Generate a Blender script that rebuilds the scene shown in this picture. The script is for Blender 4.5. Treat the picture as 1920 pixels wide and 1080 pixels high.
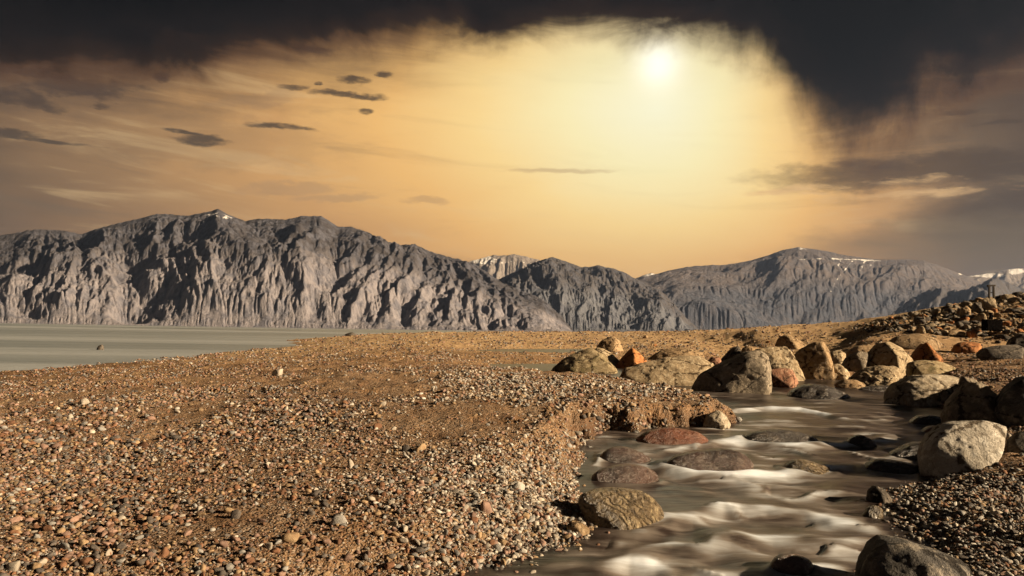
import bpy, bmesh, math, random
import numpy as np
from mathutils import Matrix, Vector

for o in list(bpy.data.objects):
    bpy.data.objects.remove(o)
SC = bpy.context.scene
COL = SC.collection
R = math.radians

# ------------------------------------------------------------------ camera
F, CX, CY, CAMZ = 1500.0, 960.0, 540.0, 1.45       # focal length in photo pixels (1920 wide)
PITCH, ROLL = math.atan(81 / 1500), R(0.93)
FW = np.array([0, math.cos(PITCH), math.sin(PITCH)])
_r0 = np.array([1.0, 0, 0]); _u0 = np.array([0, -math.sin(PITCH), math.cos(PITCH)])
RT = _r0 * math.cos(ROLL) + _u0 * math.sin(ROLL)
UP = _u0 * math.cos(ROLL) - _r0 * math.sin(ROLL)
CAM = np.array([0, 0, CAMZ])
cd = bpy.data.cameras.new('camera'); cam = bpy.data.objects.new('camera', cd); COL.objects.link(cam)
cd.sensor_width = 36; cd.lens = 36 * F / 1920; cd.clip_start = 0.05; cd.clip_end = 60000
m = Matrix.Identity(4)
for i in range(3):
    m[i][0], m[i][1], m[i][2], m[i][3] = RT[i], UP[i], -FW[i], CAM[i]
cam.matrix_world = m
SC.camera = cam

def ray(u, v):
    return FW + (u - CX) / F * RT - (v - CY) / F * UP
def azel(u, v):
    d = ray(u, v); d = d / np.linalg.norm(d)
    return math.degrees(math.atan2(d[0], d[1])), math.degrees(math.asin(d[2]))
def project(P):
    q = P - CAM
    w = np.maximum(q @ FW, 1e-3)
    return CX + F * (q @ RT) / w, CY - F * (q @ UP) / w, q @ FW

# ------------------------------------------------------------------ render / exposure
SC.view_settings.view_transform = 'Standard'; SC.view_settings.look = 'None'
SC.view_settings.gamma = 1; SC.view_settings.exposure = 1.4
SC.render.engine = 'CYCLES'
SC.cycles.use_denoising = True; SC.cycles.use_adaptive_sampling = True; SC.cycles.adaptive_threshold = 0.02
SC.cycles.max_bounces = 5; SC.cycles.volume_bounces = 0
EXPO = 2.0 ** 1.4

# ------------------------------------------------------------------ sun
SUN_EL, SUN_AZ = 19.0, 106.0        # azimuth clockwise from the view direction: from the right, a little behind
sd_ = np.array([math.sin(R(SUN_AZ)) * math.cos(R(SUN_EL)), math.cos(R(SUN_AZ)) * math.cos(R(SUN_EL)), math.sin(R(SUN_EL))])
sl = bpy.data.lights.new('sun', 'SUN'); sl.energy = 5.0; sl.angle = R(0.6); sl.color = (1.0, 0.77, 0.50)
so = bpy.data.objects.new('sun', sl); COL.objects.link(so)
so.rotation_euler = Vector(sd_).to_track_quat('Z', 'Y').to_euler()
so.location = (30, -10, 40)

# ------------------------------------------------------------------ node helpers
class NT:
    def __init__(s, tree): s.t = tree; s.n = tree.nodes; s.l = tree.links
    def new(s, typ, **kw):
        n = s.n.new(typ)
        for k, v in kw.items(): setattr(n, k, v)
        return n
    def put(s, sock, val):
        if isinstance(val, bpy.types.NodeSocket): s.l.new(val, sock)
        elif isinstance(val, (tuple, list)) and sock.type == 'RGBA' and len(val) == 3: sock.default_value = (*val, 1)
        else: sock.default_value = val
    def math(s, op, a, b=0.0, c=None, clamp=False):
        n = s.new('ShaderNodeMath', operation=op, use_clamp=clamp)
        s.put(n.inputs[0], a); s.put(n.inputs[1], b)
        if c is not None: s.put(n.inputs[2], c)
        return n.outputs[0]
    def smooth(s, x, lo, hi, a=0.0, b=1.0):
        n = s.new('ShaderNodeMapRange', interpolation_type='SMOOTHSTEP')
        for k, v in zip(('Value', 'From Min', 'From Max', 'To Min', 'To Max'), (x, lo, hi, a, b)): s.put(n.inputs[k], v)
        return n.outputs['Result']
    def lin(s, x, lo, hi, a=0.0, b=1.0):
        n = s.new('ShaderNodeMapRange')
        for k, v in zip(('Value', 'From Min', 'From Max', 'To Min', 'To Max'), (x, lo, hi, a, b)): s.put(n.inputs[k], v)
        return n.outputs['Result']
    def mix(s, f, a, b, blend='MIX'):
        n = s.new('ShaderNodeMix', data_type='RGBA', blend_type=blend)
        s.put(n.inputs[0], f); s.put(n.inputs[6], a); s.put(n.inputs[7], b)
        return n.outputs[2]
    def ramp(s, x, stops, interp='LINEAR'):
        n = s.new('ShaderNodeValToRGB'); cr = n.color_ramp; cr.interpolation = interp
        while len(cr.elements) < len(stops): cr.elements.new(0.5)
        for e, (p, c) in zip(cr.elements, stops):
            e.position = p; e.color = (*c, 1) if len(c) == 3 else c
        s.put(n.inputs[0], x)
        return n.outputs[0]
    def noise(s, vec, scale, detail=4, rough=0.55, dist=0.0, typ='FBM', out=0):
        n = s.new('ShaderNodeTexNoise', noise_type=typ)
        if vec is not None: s.put(n.inputs['Vector'], vec)
        for k, v in (('Scale', scale), ('Detail', detail), ('Roughness', rough), ('Distortion', dist)): s.put(n.inputs[k], v)
        return n.outputs[out]
    def voro(s, vec, scale, feature='F1', out='Distance', rnd=1.0):
        n = s.new('ShaderNodeTexVoronoi', feature=feature)
        s.put(n.inputs['Vector'], vec); s.put(n.inputs['Scale'], scale); s.put(n.inputs['Randomness'], rnd)
        return n.outputs[out]
    def comb(s, x, y, z):
        n = s.new('ShaderNodeCombineXYZ')
        for i, v in enumerate((x, y, z)): s.put(n.inputs[i], v)
        return n.outputs[0]
    def sep(s, v):
        n = s.new('ShaderNodeSeparateXYZ'); s.put(n.inputs[0], v); return n.outputs
    def vmul(s, v, k):
        n = s.new('ShaderNodeVectorMath', operation='MULTIPLY'); s.put(n.inputs[0], v); n.inputs[1].default_value = k; return n.outputs[0]
    def bump(s, h, strength, dist, normal=None):
        n = s.new('ShaderNodeBump'); s.put(n.inputs['Height'], h); s.put(n.inputs['Strength'], strength); s.put(n.inputs['Distance'], dist)
        if normal is not None: s.put(n.inputs['Normal'], normal)
        return n.outputs[0]

def lin(c):      # sRGB 0-255 -> linear
    return tuple((x / 255 / 12.92) if x <= 10 else ((x / 255 + 0.055) / 1.055) ** 2.4 for x in c)
def skyc(c):     # sky colour as seen on screen -> radiance before exposure
    return tuple(x / EXPO for x in lin(c))

# ------------------------------------------------------------------ sky (world)
def build_world():
    w = bpy.data.worlds.new('World'); SC.world = w; w.use_nodes = True
    t = NT(w.node_tree); t.n.clear()
    out = t.new('ShaderNodeOutputWorld')
    tc = t.new('ShaderNodeTexCoord').outputs['Generated']
    x, y, z = t.sep(tc)
    deg = 180 / math.pi
    az = t.math('MULTIPLY', t.math('ARCTAN2', x, y), deg)
    el = t.math('MULTIPLY', t.math('ARCSINE', z), deg)
    # glow of the low veiled sun
    sa, se = azel(1235, 118)
    da = t.math('SUBTRACT', az, sa)
    da = t.math('SUBTRACT', t.math('MODULO', t.math('ADD', da, 540.0), 360.0), 180.0)
    dar = t.math('MAXIMUM', da, 0.0)
    daw = t.math('ADD', t.math('ADD', t.math('MULTIPLY', t.math('MINIMUM', da, 0.0), 0.86), dar), t.math('MULTIPLY', t.math('MULTIPLY', dar, dar), 0.05))
    de = t.math('SUBTRACT', el, se - 3.0)
    n_low = t.noise(t.comb(t.math('MULTIPLY', az, 0.05), t.math('MULTIPLY', el, 0.16), 3.1), 1.0, 4, 0.55, 0.4)
    d = t.math('SQRT', t.math('ADD', t.math('MULTIPLY', daw, daw), t.math('MULTIPLY', t.math('MULTIPLY', de, de), 1.7)))
    d = t.math('ADD', d, t.math('MULTIPLY', t.math('SUBTRACT', n_low, 0.5), t.lin(d, 4.0, 30.0, 2.0, 16.0)))
    base = t.ramp(t.math('DIVIDE', d, 60.0), [
        (0.0, skyc((255, 251, 218))), (0.09, skyc((255, 239, 182))), (0.18, skyc((255, 217, 142))), (0.28, skyc((243, 189, 111))),
        (0.39, skyc((210, 158, 95))), (0.52, skyc((164, 125, 80))), (0.68, skyc((110, 85, 57))), (1.0, skyc((66, 52, 38)))])
    # the disc itself, veiled
    dd = t.math('SQRT', t.math('ADD', t.math('MULTIPLY', da, da), t.math('MULTIPLY', t.math('SUBTRACT', el, se), t.math('SUBTRACT', el, se))))
    disc = t.math('POWER', 2.718, t.math('MULTIPLY', t.math('MULTIPLY', dd, dd), -0.40))
    disc2 = t.math('POWER', 2.718, t.math('MULTIPLY', dd, -0.22))
    base = t.mix(t.math('MULTIPLY', disc2, 0.55), base, skyc((255, 244, 196)))
    base = t.mix(t.math('MULTIPLY', disc, 0.75), base, (0.52, 0.51, 0.45))
    # warmer, duller haze near the horizon
    base = t.mix(t.smooth(el, 10.0, 0.5, 0.0, 0.75), base, t.mix(1.0, base, (0.82, 0.68, 0.58), 'MULTIPLY'))
    # thin high streaks
    sv = t.comb(t.math('MULTIPLY', az, 0.045), t.math('MULTIPLY', t.math('ADD', el, t.math('MULTIPLY', az, 0.04)), 0.34), 7.7)
    st = t.noise(sv, 1.6, 7, 0.6, 0.8)
    away = t.smooth(d, 6.0, 26.0, 0.12, 1.0)
    base = t.mix(t.math('MULTIPLY', t.smooth(st, 0.52, 0.74), t.math('MULTIPLY', away, 0.40)), base, skyc((112, 92, 68)))
    base = t.mix(t.math('MULTIPLY', t.smooth(st, 0.46, 0.30), t.math('MULTIPLY', away, 0.38)), base, skyc((226, 190, 134)))
    # distortion for the drawn clouds
    nw = t.new('ShaderNodeTexNoise'); nw.inputs['Scale'].default_value = 1.0; nw.inputs['Detail'].default_value = 5; nw.inputs['Roughness'].default_value = 0.62
    t.put(nw.inputs['Vector'], t.comb(t.math('MULTIPLY', az, 0.40), t.math('MULTIPLY', el, 1.1), 1.3))
    nx, ny, nz = t.sep(nw.outputs['Color'])
    def blob(u, v, ru, rv, tilt=0.0, soft=1.0, dist=1.0):
        a0, e0 = azel(u, v); ra, re = math.degrees(ru / F), math.degrees(rv / F)
        A = t.math('SUBTRACT', az, a0); E = t.math('SUBTRACT', el, e0)
        E = t.math('SUBTRACT', E, t.math('MULTIPLY', A, tilt))
        A = t.math('DIVIDE', A, ra); E = t.math('DIVIDE', E, re)
        A = t.math('ADD', A, t.math('MULTIPLY', t.math('SUBTRACT', nx, 0.5), 1.6 * dist))
        E = t.math('ADD', E, t.math('MULTIPLY', t.math('SUBTRACT', ny, 0.5), 3.6 * dist))
        q = t.math('ADD', t.math('MULTIPLY', A, A), t.math('MULTIPLY', E, E))
        return t.smooth(q, 1.15, 1.15 - soft)
    def union(bs):
        f = None
        for b in bs: f = b if f is None else t.math('MAXIMUM', f, b)
        return f
    # broad soft grey-brown banks (right, low) and pale wisps under them
    soft = union([blob(1760, 318, 330, 34, 0.0, 1.1, 0.45), blob(1930, 400, 190, 70, 0.0, 1.1, 0.3)])
    base = t.mix(t.math('MULTIPLY', soft, 0.82), base, skyc((76, 56, 33)))
    base = t.mix(t.math('MULTIPLY', blob(1850, 455, 330, 55, 0, 1.1, .3), 0.62), base, skyc((112, 90, 60)))
    w1 = union([blob(1560, 352, 190, 13, 0.02, 1.1, 1.1), blob(1720, 362, 150, 10, 0.0, 1.1, 1.1)])
    wis = t.noise(t.comb(t.math('MULTIPLY', az, 0.28), t.math('MULTIPLY', el, 1.5), 5.0), 1.0, 6, 0.62, 0.6)
    base = t.mix(t.math('MULTIPLY', w1, t.smooth(wis, 0.42, 0.66, 0.0, 0.75)), base, skyc((226, 182, 124)))
    base = t.mix(t.math('MULTIPLY', blob(330, 255, 320, 60, 0, 1.1, .6), 0.25), base, skyc((120, 98, 72)))
    base = t.mix(t.math('MULTIPLY', union([blob(540, 356, 110, 16, 0.10), blob(800, 376, 50, 8), blob(640, 372, 90, 9, 0.1), blob(1060, 320, 120, 6, 0, 1.1), blob(480, 185, 90, 16, .2, 1.1)]), 0.42), base, skyc((168, 134, 96)))
    # small dark clouds, left
    dark = union([blob(664, 150, 33, 11), blob(719, 138, 20, 8), blob(660, 178, 76, 7), blob(688, 208, 15, 7), blob(150, 168, 84, 20), blob(40, 186, 66, 15),
                  blob(20, 249, 40, 8), blob(80, 263, 84, 4), blob(304, 143, 17, 10), blob(380, 264, 60, 9), blob(345, 248, 40, 4, -.1), blob(524, 238, 70, 8),
                  blob(592, 96, 44, 13), blob(598, 157, 9, 5), blob(1802, 208, 40, 6), blob(1880, 229, 46, 4), blob(555, 165, 34, 6, .1), blob(110, 145, 150, 10)])
    dk = t.math('MULTIPLY', dark, t.smooth(t.noise(t.comb(t.math('MULTIPLY', az, 0.7), t.math('MULTIPLY', el, 1.8), 9.0), 1.0, 5, 0.6), 0.25, 0.55, 0.45, 0.92))
    base = t.mix(dk, base, skyc((84, 66, 44)))
    # the dark storm deck above: its lower edge as an elevation per azimuth
    edge_px = [(-60, 140), (60, 138), (200, 134), (330, 124), (450, 108), (560, 92), (700, 82), (860, 80), (1000, 78), (1120, 70), (1200, 64), (1260, 66), (1330, 80),
               (1400, 104), (1460, 138), (1500, 186), (1550, 232), (1620, 256), (1680, 222), (1740, 172), (1820, 146), (1900, 134), (1990, 128)]
    fc = t.new('ShaderNodeFloatCurve'); cv = fc.mapping.curves[0]
    pts = [azel(u, v) for u, v in edge_px]
    pts = [((a + 40) / 80, e / 40) for a, e in pts]
    cv.points[0].location = (0.0, pts[0][1]); cv.points[1].location = (1.0, pts[-1][1])
    for p in pts: cv.points.new(*p)
    fc.mapping.update()
    t.put(fc.inputs['Value'], t.lin(az, -40.0, 40.0))
    eb = t.math('MULTIPLY', fc.outputs[0], 40.0)
    nd = t.noise(t.comb(t.math('MULTIPLY', az, 0.16), t.math('MULTIPLY', el, 0.34), 2.2), 1.0, 6, 0.58, 0.5)
    nf = t.noise(t.comb(t.math('MULTIPLY', az, 0.5), t.math('MULTIPLY', el, 0.22), 4.2), 1.0, 5, 0.6, 0.3)
    h = t.math('SUBTRACT', el, eb)
    h = t.math('ADD', h, t.math('MULTIPLY', t.math('SUBTRACT', nd, 0.5), 4.0))
    h = t.math('ADD', h, t.math('MULTIPLY', t.math('SUBTRACT', nf, 0.5), t.smooth(t.math('ABSOLUTE', t.math('SUBTRACT', az, azel(1620, 200)[0])), 12.0, 3.0, 1.1, 4.2)))
    rag = t.smooth(t.math('ABSOLUTE', t.math('SUBTRACT', az, azel(1640, 200)[0])), 14.0, 4.0, 0.95, 1.9)
    mask = t.smooth(t.math('DIVIDE', h, rag), -1.5, 1.3)
    deck = t.ramp(t.math('DIVIDE', t.math('ADD', h, 1.0), 5.6), [
        (0.0, skyc((132, 90, 52))), (0.14, skyc((92, 60, 38))), (0.34, skyc((46, 32, 25))), (0.60, skyc((24, 19, 19))), (1.0, skyc((5, 5, 7)))])
    deck = t.mix(t.smooth(nd, 0.35, 0.68, 0.0, 0.35), deck, t.mix(1.0, deck, (0.42, 0.42, 0.5), 'MULTIPLY'))
    veil = t.math('MULTIPLY', t.smooth(t.math('ADD', h, t.math('MULTIPLY', t.math('SUBTRACT', st, 0.5), 5.0)), -5.0, 0.6), t.smooth(d, 9.0, 22.0, 0.10, 0.78))
    base = t.mix(veil, base, skyc((74, 54, 38)))
    base = t.mix(mask, base, deck)
    # below the horizon
    base = t.mix(t.smooth(el, -0.3, -2.0), base, skyc((96, 82, 66)))
    # blue skylight that filters through the thin parts
    sky = t.new('ShaderNodeTexSky', sky_type='NISHITA'); sky.sun_disc = False
    sky.sun_elevation = R(SUN_EL); sky.sun_rotation = R(SUN_AZ); sky.altitude = 4200
    b1 = t.new('ShaderNodeBackground'); t.put(b1.inputs[0], base); b1.inputs[1].default_value = 1.0
    b2 = t.new('ShaderNodeBackground'); t.put(b2.inputs[0], sky.outputs[0])
    t.put(b2.inputs[1], t.math('MULTIPLY', t.math('SUBTRACT', 1.0, mask), 0.0015))
    ad = t.new('ShaderNodeAddShader'); t.l.new(b1.outputs[0], ad.inputs[0]); t.l.new(b2.outputs[0], ad.inputs[1])
    t.l.new(ad.outputs[0], out.inputs['Surface'])
build_world()

# ------------------------------------------------------------------ numpy noise
_rg = np.random.default_rng(7)
_G = _rg.normal(size=(256, 3)); _G /= np.linalg.norm(_G, axis=1)[:, None]
_P = _rg.permutation(256).astype(np.int64)
def perlin(p, seed=0):
    p = np.asarray(p, float) + seed * 17.31
    i = np.floor(p).astype(np.int64); f = p - i
    w = f * f * f * (f * (f * 6 - 15) + 10)
    out = 0
    for a in (0, 1):
        for b in (0, 1):
            for c in (0, 1):
                hsh = _P[(_P[(_P[(i[..., 0] + a) & 255] + i[..., 1] + b) & 255] + i[..., 2] + c) & 255]
                g = _G[hsh]
                dot = g[..., 0] * (f[..., 0] - a) + g[..., 1] * (f[..., 1] - b) + g[..., 2] * (f[..., 2] - c)
                wt = (w[..., 0] if a else 1 - w[..., 0]) * (w[..., 1] if b else 1 - w[..., 1]) * (w[..., 2] if c else 1 - w[..., 2])
                out = out + dot * wt
    return out * 1.5
def fbm(p, octs=4, seed=0, gain=0.5):
    s, a = 0, 1.0
    for k in range(octs):
        s = s + a * perlin(p, seed + k * 3.7); p = p * 2.03; a *= gain
    return s
def ridged(p, octs=4, seed=0, gain=0.5):
    s, a = 0, 1.0
    for k in range(octs):
        s = s + a * (1 - np.abs(perlin(p, seed + k * 5.1)) * 2); p = p * 2.07; a *= gain
    return s
def P3(x, y, z=0.0): return np.stack([x, y, np.zeros_like(x) + z], -1)
def sstep(a, b, x):
    t = np.clip((x - a) / (b - a), 0, 1); return t * t * (3 - 2 * t)

def mesh_np(name, V, faces, smooth=True):
    me = bpy.data.meshes.new(name)
    faces = np.asarray(faces); k = faces.shape[1]
    me.vertices.add(len(V)); me.vertices.foreach_set('co', np.asarray(V, np.float32).ravel())
    me.loops.add(faces.size); me.loops.foreach_set('vertex_index', faces.ravel().astype(np.int32))
    me.polygons.add(len(faces))
    me.polygons.foreach_set('loop_start', np.arange(0, faces.size, k, dtype=np.int32))
    me.polygons.foreach_set('loop_total', np.full(len(faces), k, np.int32))
    me.polygons.foreach_set('use_smooth', np.full(len(faces), smooth))
    me.update(calc_edges=True); me.validate()
    return me
def attr(me, name, vals):
    a = me.attributes.new(name, 'FLOAT', 'POINT'); a.data.foreach_set('value', np.asarray(vals, np.float32))
def link(name, me, mat=None, label=None, cat=None, kind=None, group=None, loc=None, parent=None):
    o = bpy.data.objects.new(name, me); COL.objects.link(o)
    if mat is not None and not me.materials: me.materials.append(mat)
    if label: o['label'] = label
    if cat: o['category'] = cat
    if kind: o['kind'] = kind
    if group: o['group'] = group
    if loc is not None: o.location = loc
    if parent: o.parent = parent
    return o
def new_mat(name):
    mt = bpy.data.materials.new(name); mt.use_nodes = True
    t = NT(mt.node_tree); b = t.n['Principled BSDF']
    return mt, t, b

# ------------------------------------------------------------------ terrain
def px_z(u, v, z):       # pixel on a level sheet at height z
    d = ray(u, v); k = (z - CAMZ) / d[2]
    return (d[0] * k, d[1] * k)
LAKE = -0.35
def water_z(x, y):
    w = np.interp(y, [0, 3.5, 5, 6.5, 8, 10, 12, 14, 18, 28, 50, 70], [-.27, -.25, -.21, -.15, -.09, -.02, .03, .07, .12, .17, .30, .4])
    return np.where(x < -1, w + (LAKE + 0.02 - w) * sstep(-1, -16, x), w)
def px_w(u, v):          # pixel on the stream surface
    d = ray(u, v); k = 1.5 / -d[2]
    for _ in range(30):
        k = (float(water_z(d[0] * k, d[1] * k)) - CAMZ) / d[2]
    return (d[0] * k, d[1] * k)

ctrl = []
for u, v, z in [(0,1080,0),(250,1080,.0),(500,1080,-.02),(780,1075,-.06),(0,980,.0),(400,980,.04),(800,980,.06),(0,900,.02),(400,900,.08),(800,900,.12),(1020,900,.08),
                (0,780,.0),(300,780,.1),(600,800,.2),(900,800,.3),(1020,800,.32),(1150,752,.40),(1250,735,.38),(1080,722,.40),(950,720,.4),(700,720,.33),(400,720,.1),(150,720,-.12),
                (0,698,-.36),(160,687,-.36),(330,672,-.36),(480,655,-.36),(560,647,-.36),(700,655,.36),(820,665,.4),(700,640,.5),(850,645,.6),
                (1700,960,-.02),(1800,1000,.0),(1900,1040,-.02),(1900,930,.03),(1790,900,.04),(1900,860,.2),(1870,740,.5),(1900,720,.62),(1850,705,.6),(1780,690,.55),
                (1700,675,.6),(1850,675,.75),(1600,665,.62),(1500,655,.6),(1400,650,.6),(1300,655,.52),(1200,652,.52),(1080,645,.62),(1000,645,.62),(900,650,.5),(1600,650,.78),(1750,655,.9),(1900,660,1.0)]:
    x, y = px_z(u, v, z); ctrl.append((x, y, z))
ctrl += [(-30,20,-1.1),(-32,40,-1.1),(-36,70,-1.2),(-45,110,-1.2),(-60,180,-1.3),(-22,118,.55),(-13,119,.85),(-5,120,1.12),(10,119,1.48),(27,117,1.82),(48,108,2.4),
         (-40,190,-1.0),(-10,210,-.6),(40,220,1.2),(90,200,2.4),(90,110,4.6),
         (27.1,55,2.65),(23.5,55,2.05),(30.8,55,3.25),(35.2,55,4.1),(45,58,5.2),(21,47,1.45),(26,46,1.55),(30,45,1.5),(33,43,1.7),(40,44,3.2),(18,60,1.55),
         (11,3,.06),(16,8,.35),(20,14,1.0),(30,20,1.8),(60,30,4.5),(60,65,6.0),(100,-60,5),(-6,-4,-.1),(0,-8,.2),(0,-1,-.02),(3,1,.0),(6,3,-.02),(15,-12,.6),(-16,-4,-.3),(-18,8,-.35),(-26,4,-.9),(-30,-30,-1.2),(-100,-60,-3),(0,-100,1.5)]
ctrl = np.array(ctrl)
def squash(x, y):
    r = np.hypot(x, y) + 1e-9; k = np.arcsinh(r / 3.0) / r
    return np.stack([x * k, y * k], -1)
def tps(r2): return np.where(r2 > 0, 0.5 * r2 * np.log(r2 + 1e-12), 0)
_q = squash(ctrl[:, 0], ctrl[:, 1])
_n = len(_q)
_A = np.zeros((_n + 3, _n + 3)); _A[:_n, :_n] = tps(((_q[:, None] - _q[None]) ** 2).sum(-1)) + np.eye(_n) * 0.004
_A[:_n, _n] = 1; _A[:_n, _n + 1:] = _q; _A[_n, :_n] = 1; _A[_n + 1:, :_n] = _q.T
_wt = np.linalg.solve(_A, np.concatenate([ctrl[:, 2], np.zeros(3)]))
def base_z(x, y):
    x = np.asarray(x, float); y = np.asarray(y, float); sh = x.shape
    xs, ys = x.ravel(), y.ravel(); out = np.empty(len(xs))
    for s in range(0, len(xs), 40000):
        q = squash(xs[s:s + 40000], ys[s:s + 40000])
        out[s:s + 40000] = tps(((q[:, None] - _q[None]) ** 2).sum(-1)) @ _wt[:_n] + _wt[_n] + q @ _wt[_n + 1:]
    r = np.hypot(xs, ys)
    far = -4 + 6.5 * sstep(-0.02, 0.2, xs / (r + 1e-9))
    return (out + (far - out) * sstep(170, 320, r)).reshape(sh)

STREAM = [(-22, 3.3), (-12, 3.5), (-5, 3.9), (-2.2, 4.4), (-1.0, 4.8)] + [px_w(u, v) for u, v in [
    (900,1084),(1000,1052),(1085,1018),(1135,988),(1150,965),(1120,940),(1085,918),(1098,890),(1112,868),(1100,845),(1098,826),(1108,812),(1200,807),(1330,799),(1374,789),
    (1345,762),(1290,745),(1230,729),(1160,715),(1050,704),(970,695),(925,689),(940,683),(1040,683),(1100,690),(1180,692),(1300,694),(1400,684),(1440,700),(1500,712),(1600,712),(1690,708),
    (1712,735),(1770,768),(1795,800),(1760,845),(1745,878),(1715,900),(1655,914),(1628,938),(1622,962),(1668,1000),(1700,1020),(1655,1046),(1600,1092)]] + [
    (1.6, 4.3), (0.6, 3.3), (-1.2, 2.7), (-5, 2.3), (-12, 1.9), (-22, 1.7)]
POOL = [px_w(u, v) for u, v in [(885,658),(940,655),(1075,655),(1090,660),(1040,663),(950,662)]]
def poly_sd(x, y, poly):
    poly = np.array(poly); d = np.full(x.shape, 1e9); ins = np.zeros(x.shape, bool)
    for (ax, ay), (bx, by) in zip(poly, np.roll(poly, -1, 0)):
        ex, ey = bx - ax, by - ay
        t = np.clip(((x - ax) * ex + (y - ay) * ey) / (ex * ex + ey * ey), 0, 1)
        d = np.minimum(d, np.hypot(x - ax - t * ex, y - ay - t * ey))
        c = ((ay > y) != (by > y)) & (x < (bx - ax) * (y - ay) / (by - ay + 1e-12) + ax)
        ins ^= c
    return np.where(ins, -d, d)
def ground_z(x, y, detail=True):
    x = np.asarray(x, float); y = np.asarray(y, float)
    b = base_z(x, y); r = np.hypot(x, y)
    if detail:
        fade = sstep(0, 1, 1) * np.clip(r / 6, .5, 3)
        b = b + 0.035 * fade * fbm(P3(x / 2.6, y / 2.6), 3, 1) + 0.022 * np.clip(r / 8, .6, 2.2) * fbm(P3(x / .45, y / .45), 4, 4, .6)
        b = b + sstep(40, 90, r) * (1 - sstep(150, 260, r)) * 0.16 * fbm(P3(x / 5, y / 9), 4, 9, .6)
    near = r < 90
    sd = np.full(x.shape, 50.0)
    if near.any():
        xn, yn = x[near], y[near]
        s1 = poly_sd(xn, yn, STREAM); s1 = s1 + 0.17 * fbm(P3(xn / .6, yn / .6), 4, 12, .6) * np.clip(yn / 8, .5, 1.5)
        s2 = poly_sd(xn, yn, POOL) + 0.6 * fbm(P3(xn / 4, yn / 4), 2, 13)
        sd[near] = np.minimum(s1, s2)
    W = water_z(x, y)
    bw = np.interp(y, [0, 5, 9, 10.8, 13, 16, 30, 60], [.8, .9, .85, .38, .42, .8, 2, 5])
    bank = np.maximum(b, W + 0.05)
    up = W - 0.03 + (bank - W + 0.03) * sstep(-0.02, 1, sd / bw) ** 0.8
    crumb = sstep(0, .15, sd) * sstep(1.25, .8, sd / bw) * sstep(25, 16, y) * sstep(8.5, 10.5, y)
    up = up + crumb * (.065 * fbm(P3(x / .45, y / .45), 4, 70, .62) + .02)
    dn = W - 0.03 - 0.28 * sstep(0, 1.0, -sd)
    z = np.where(sd > 0, up, dn)
    z = np.where(sd > bw * 1.01, np.where(sd > 6, b, np.maximum(b, W + 0.05)), z)
    return z, sd

def build_ground():
    front = np.arange(-44, 44.01, 0.155)
    rest = np.arange(44, 316, 4.0)[1:]
    az = np.radians(np.concatenate([front, rest]))
    rr = np.concatenate([np.geomspace(.35, 2.6, 18)[:-1], np.geomspace(2.6, 62, 400)[:-1], np.geomspace(62, 260, 60)[:-1], np.geomspace(260, 16000, 34)])
    A, Rr = np.meshgrid(az, rr)
    X, Y = Rr * np.sin(A), Rr * np.cos(A)
    Z, SD = ground_z(X, Y)
    nr, na = X.shape
    V = np.stack([X, Y, Z], -1).reshape(-1, 3)
    idx = np.arange(nr * na).reshape(nr, na); nxt = np.roll(idx, -1, 1)
    q = np.stack([idx[:-1], idx[1:], nxt[1:], nxt[:-1]], -1).reshape(-1, 4)
    return V, q, idx, SD.ravel(), nr, na
GV, GQ, GI, GSD, GNR, GNA = build_ground()

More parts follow.
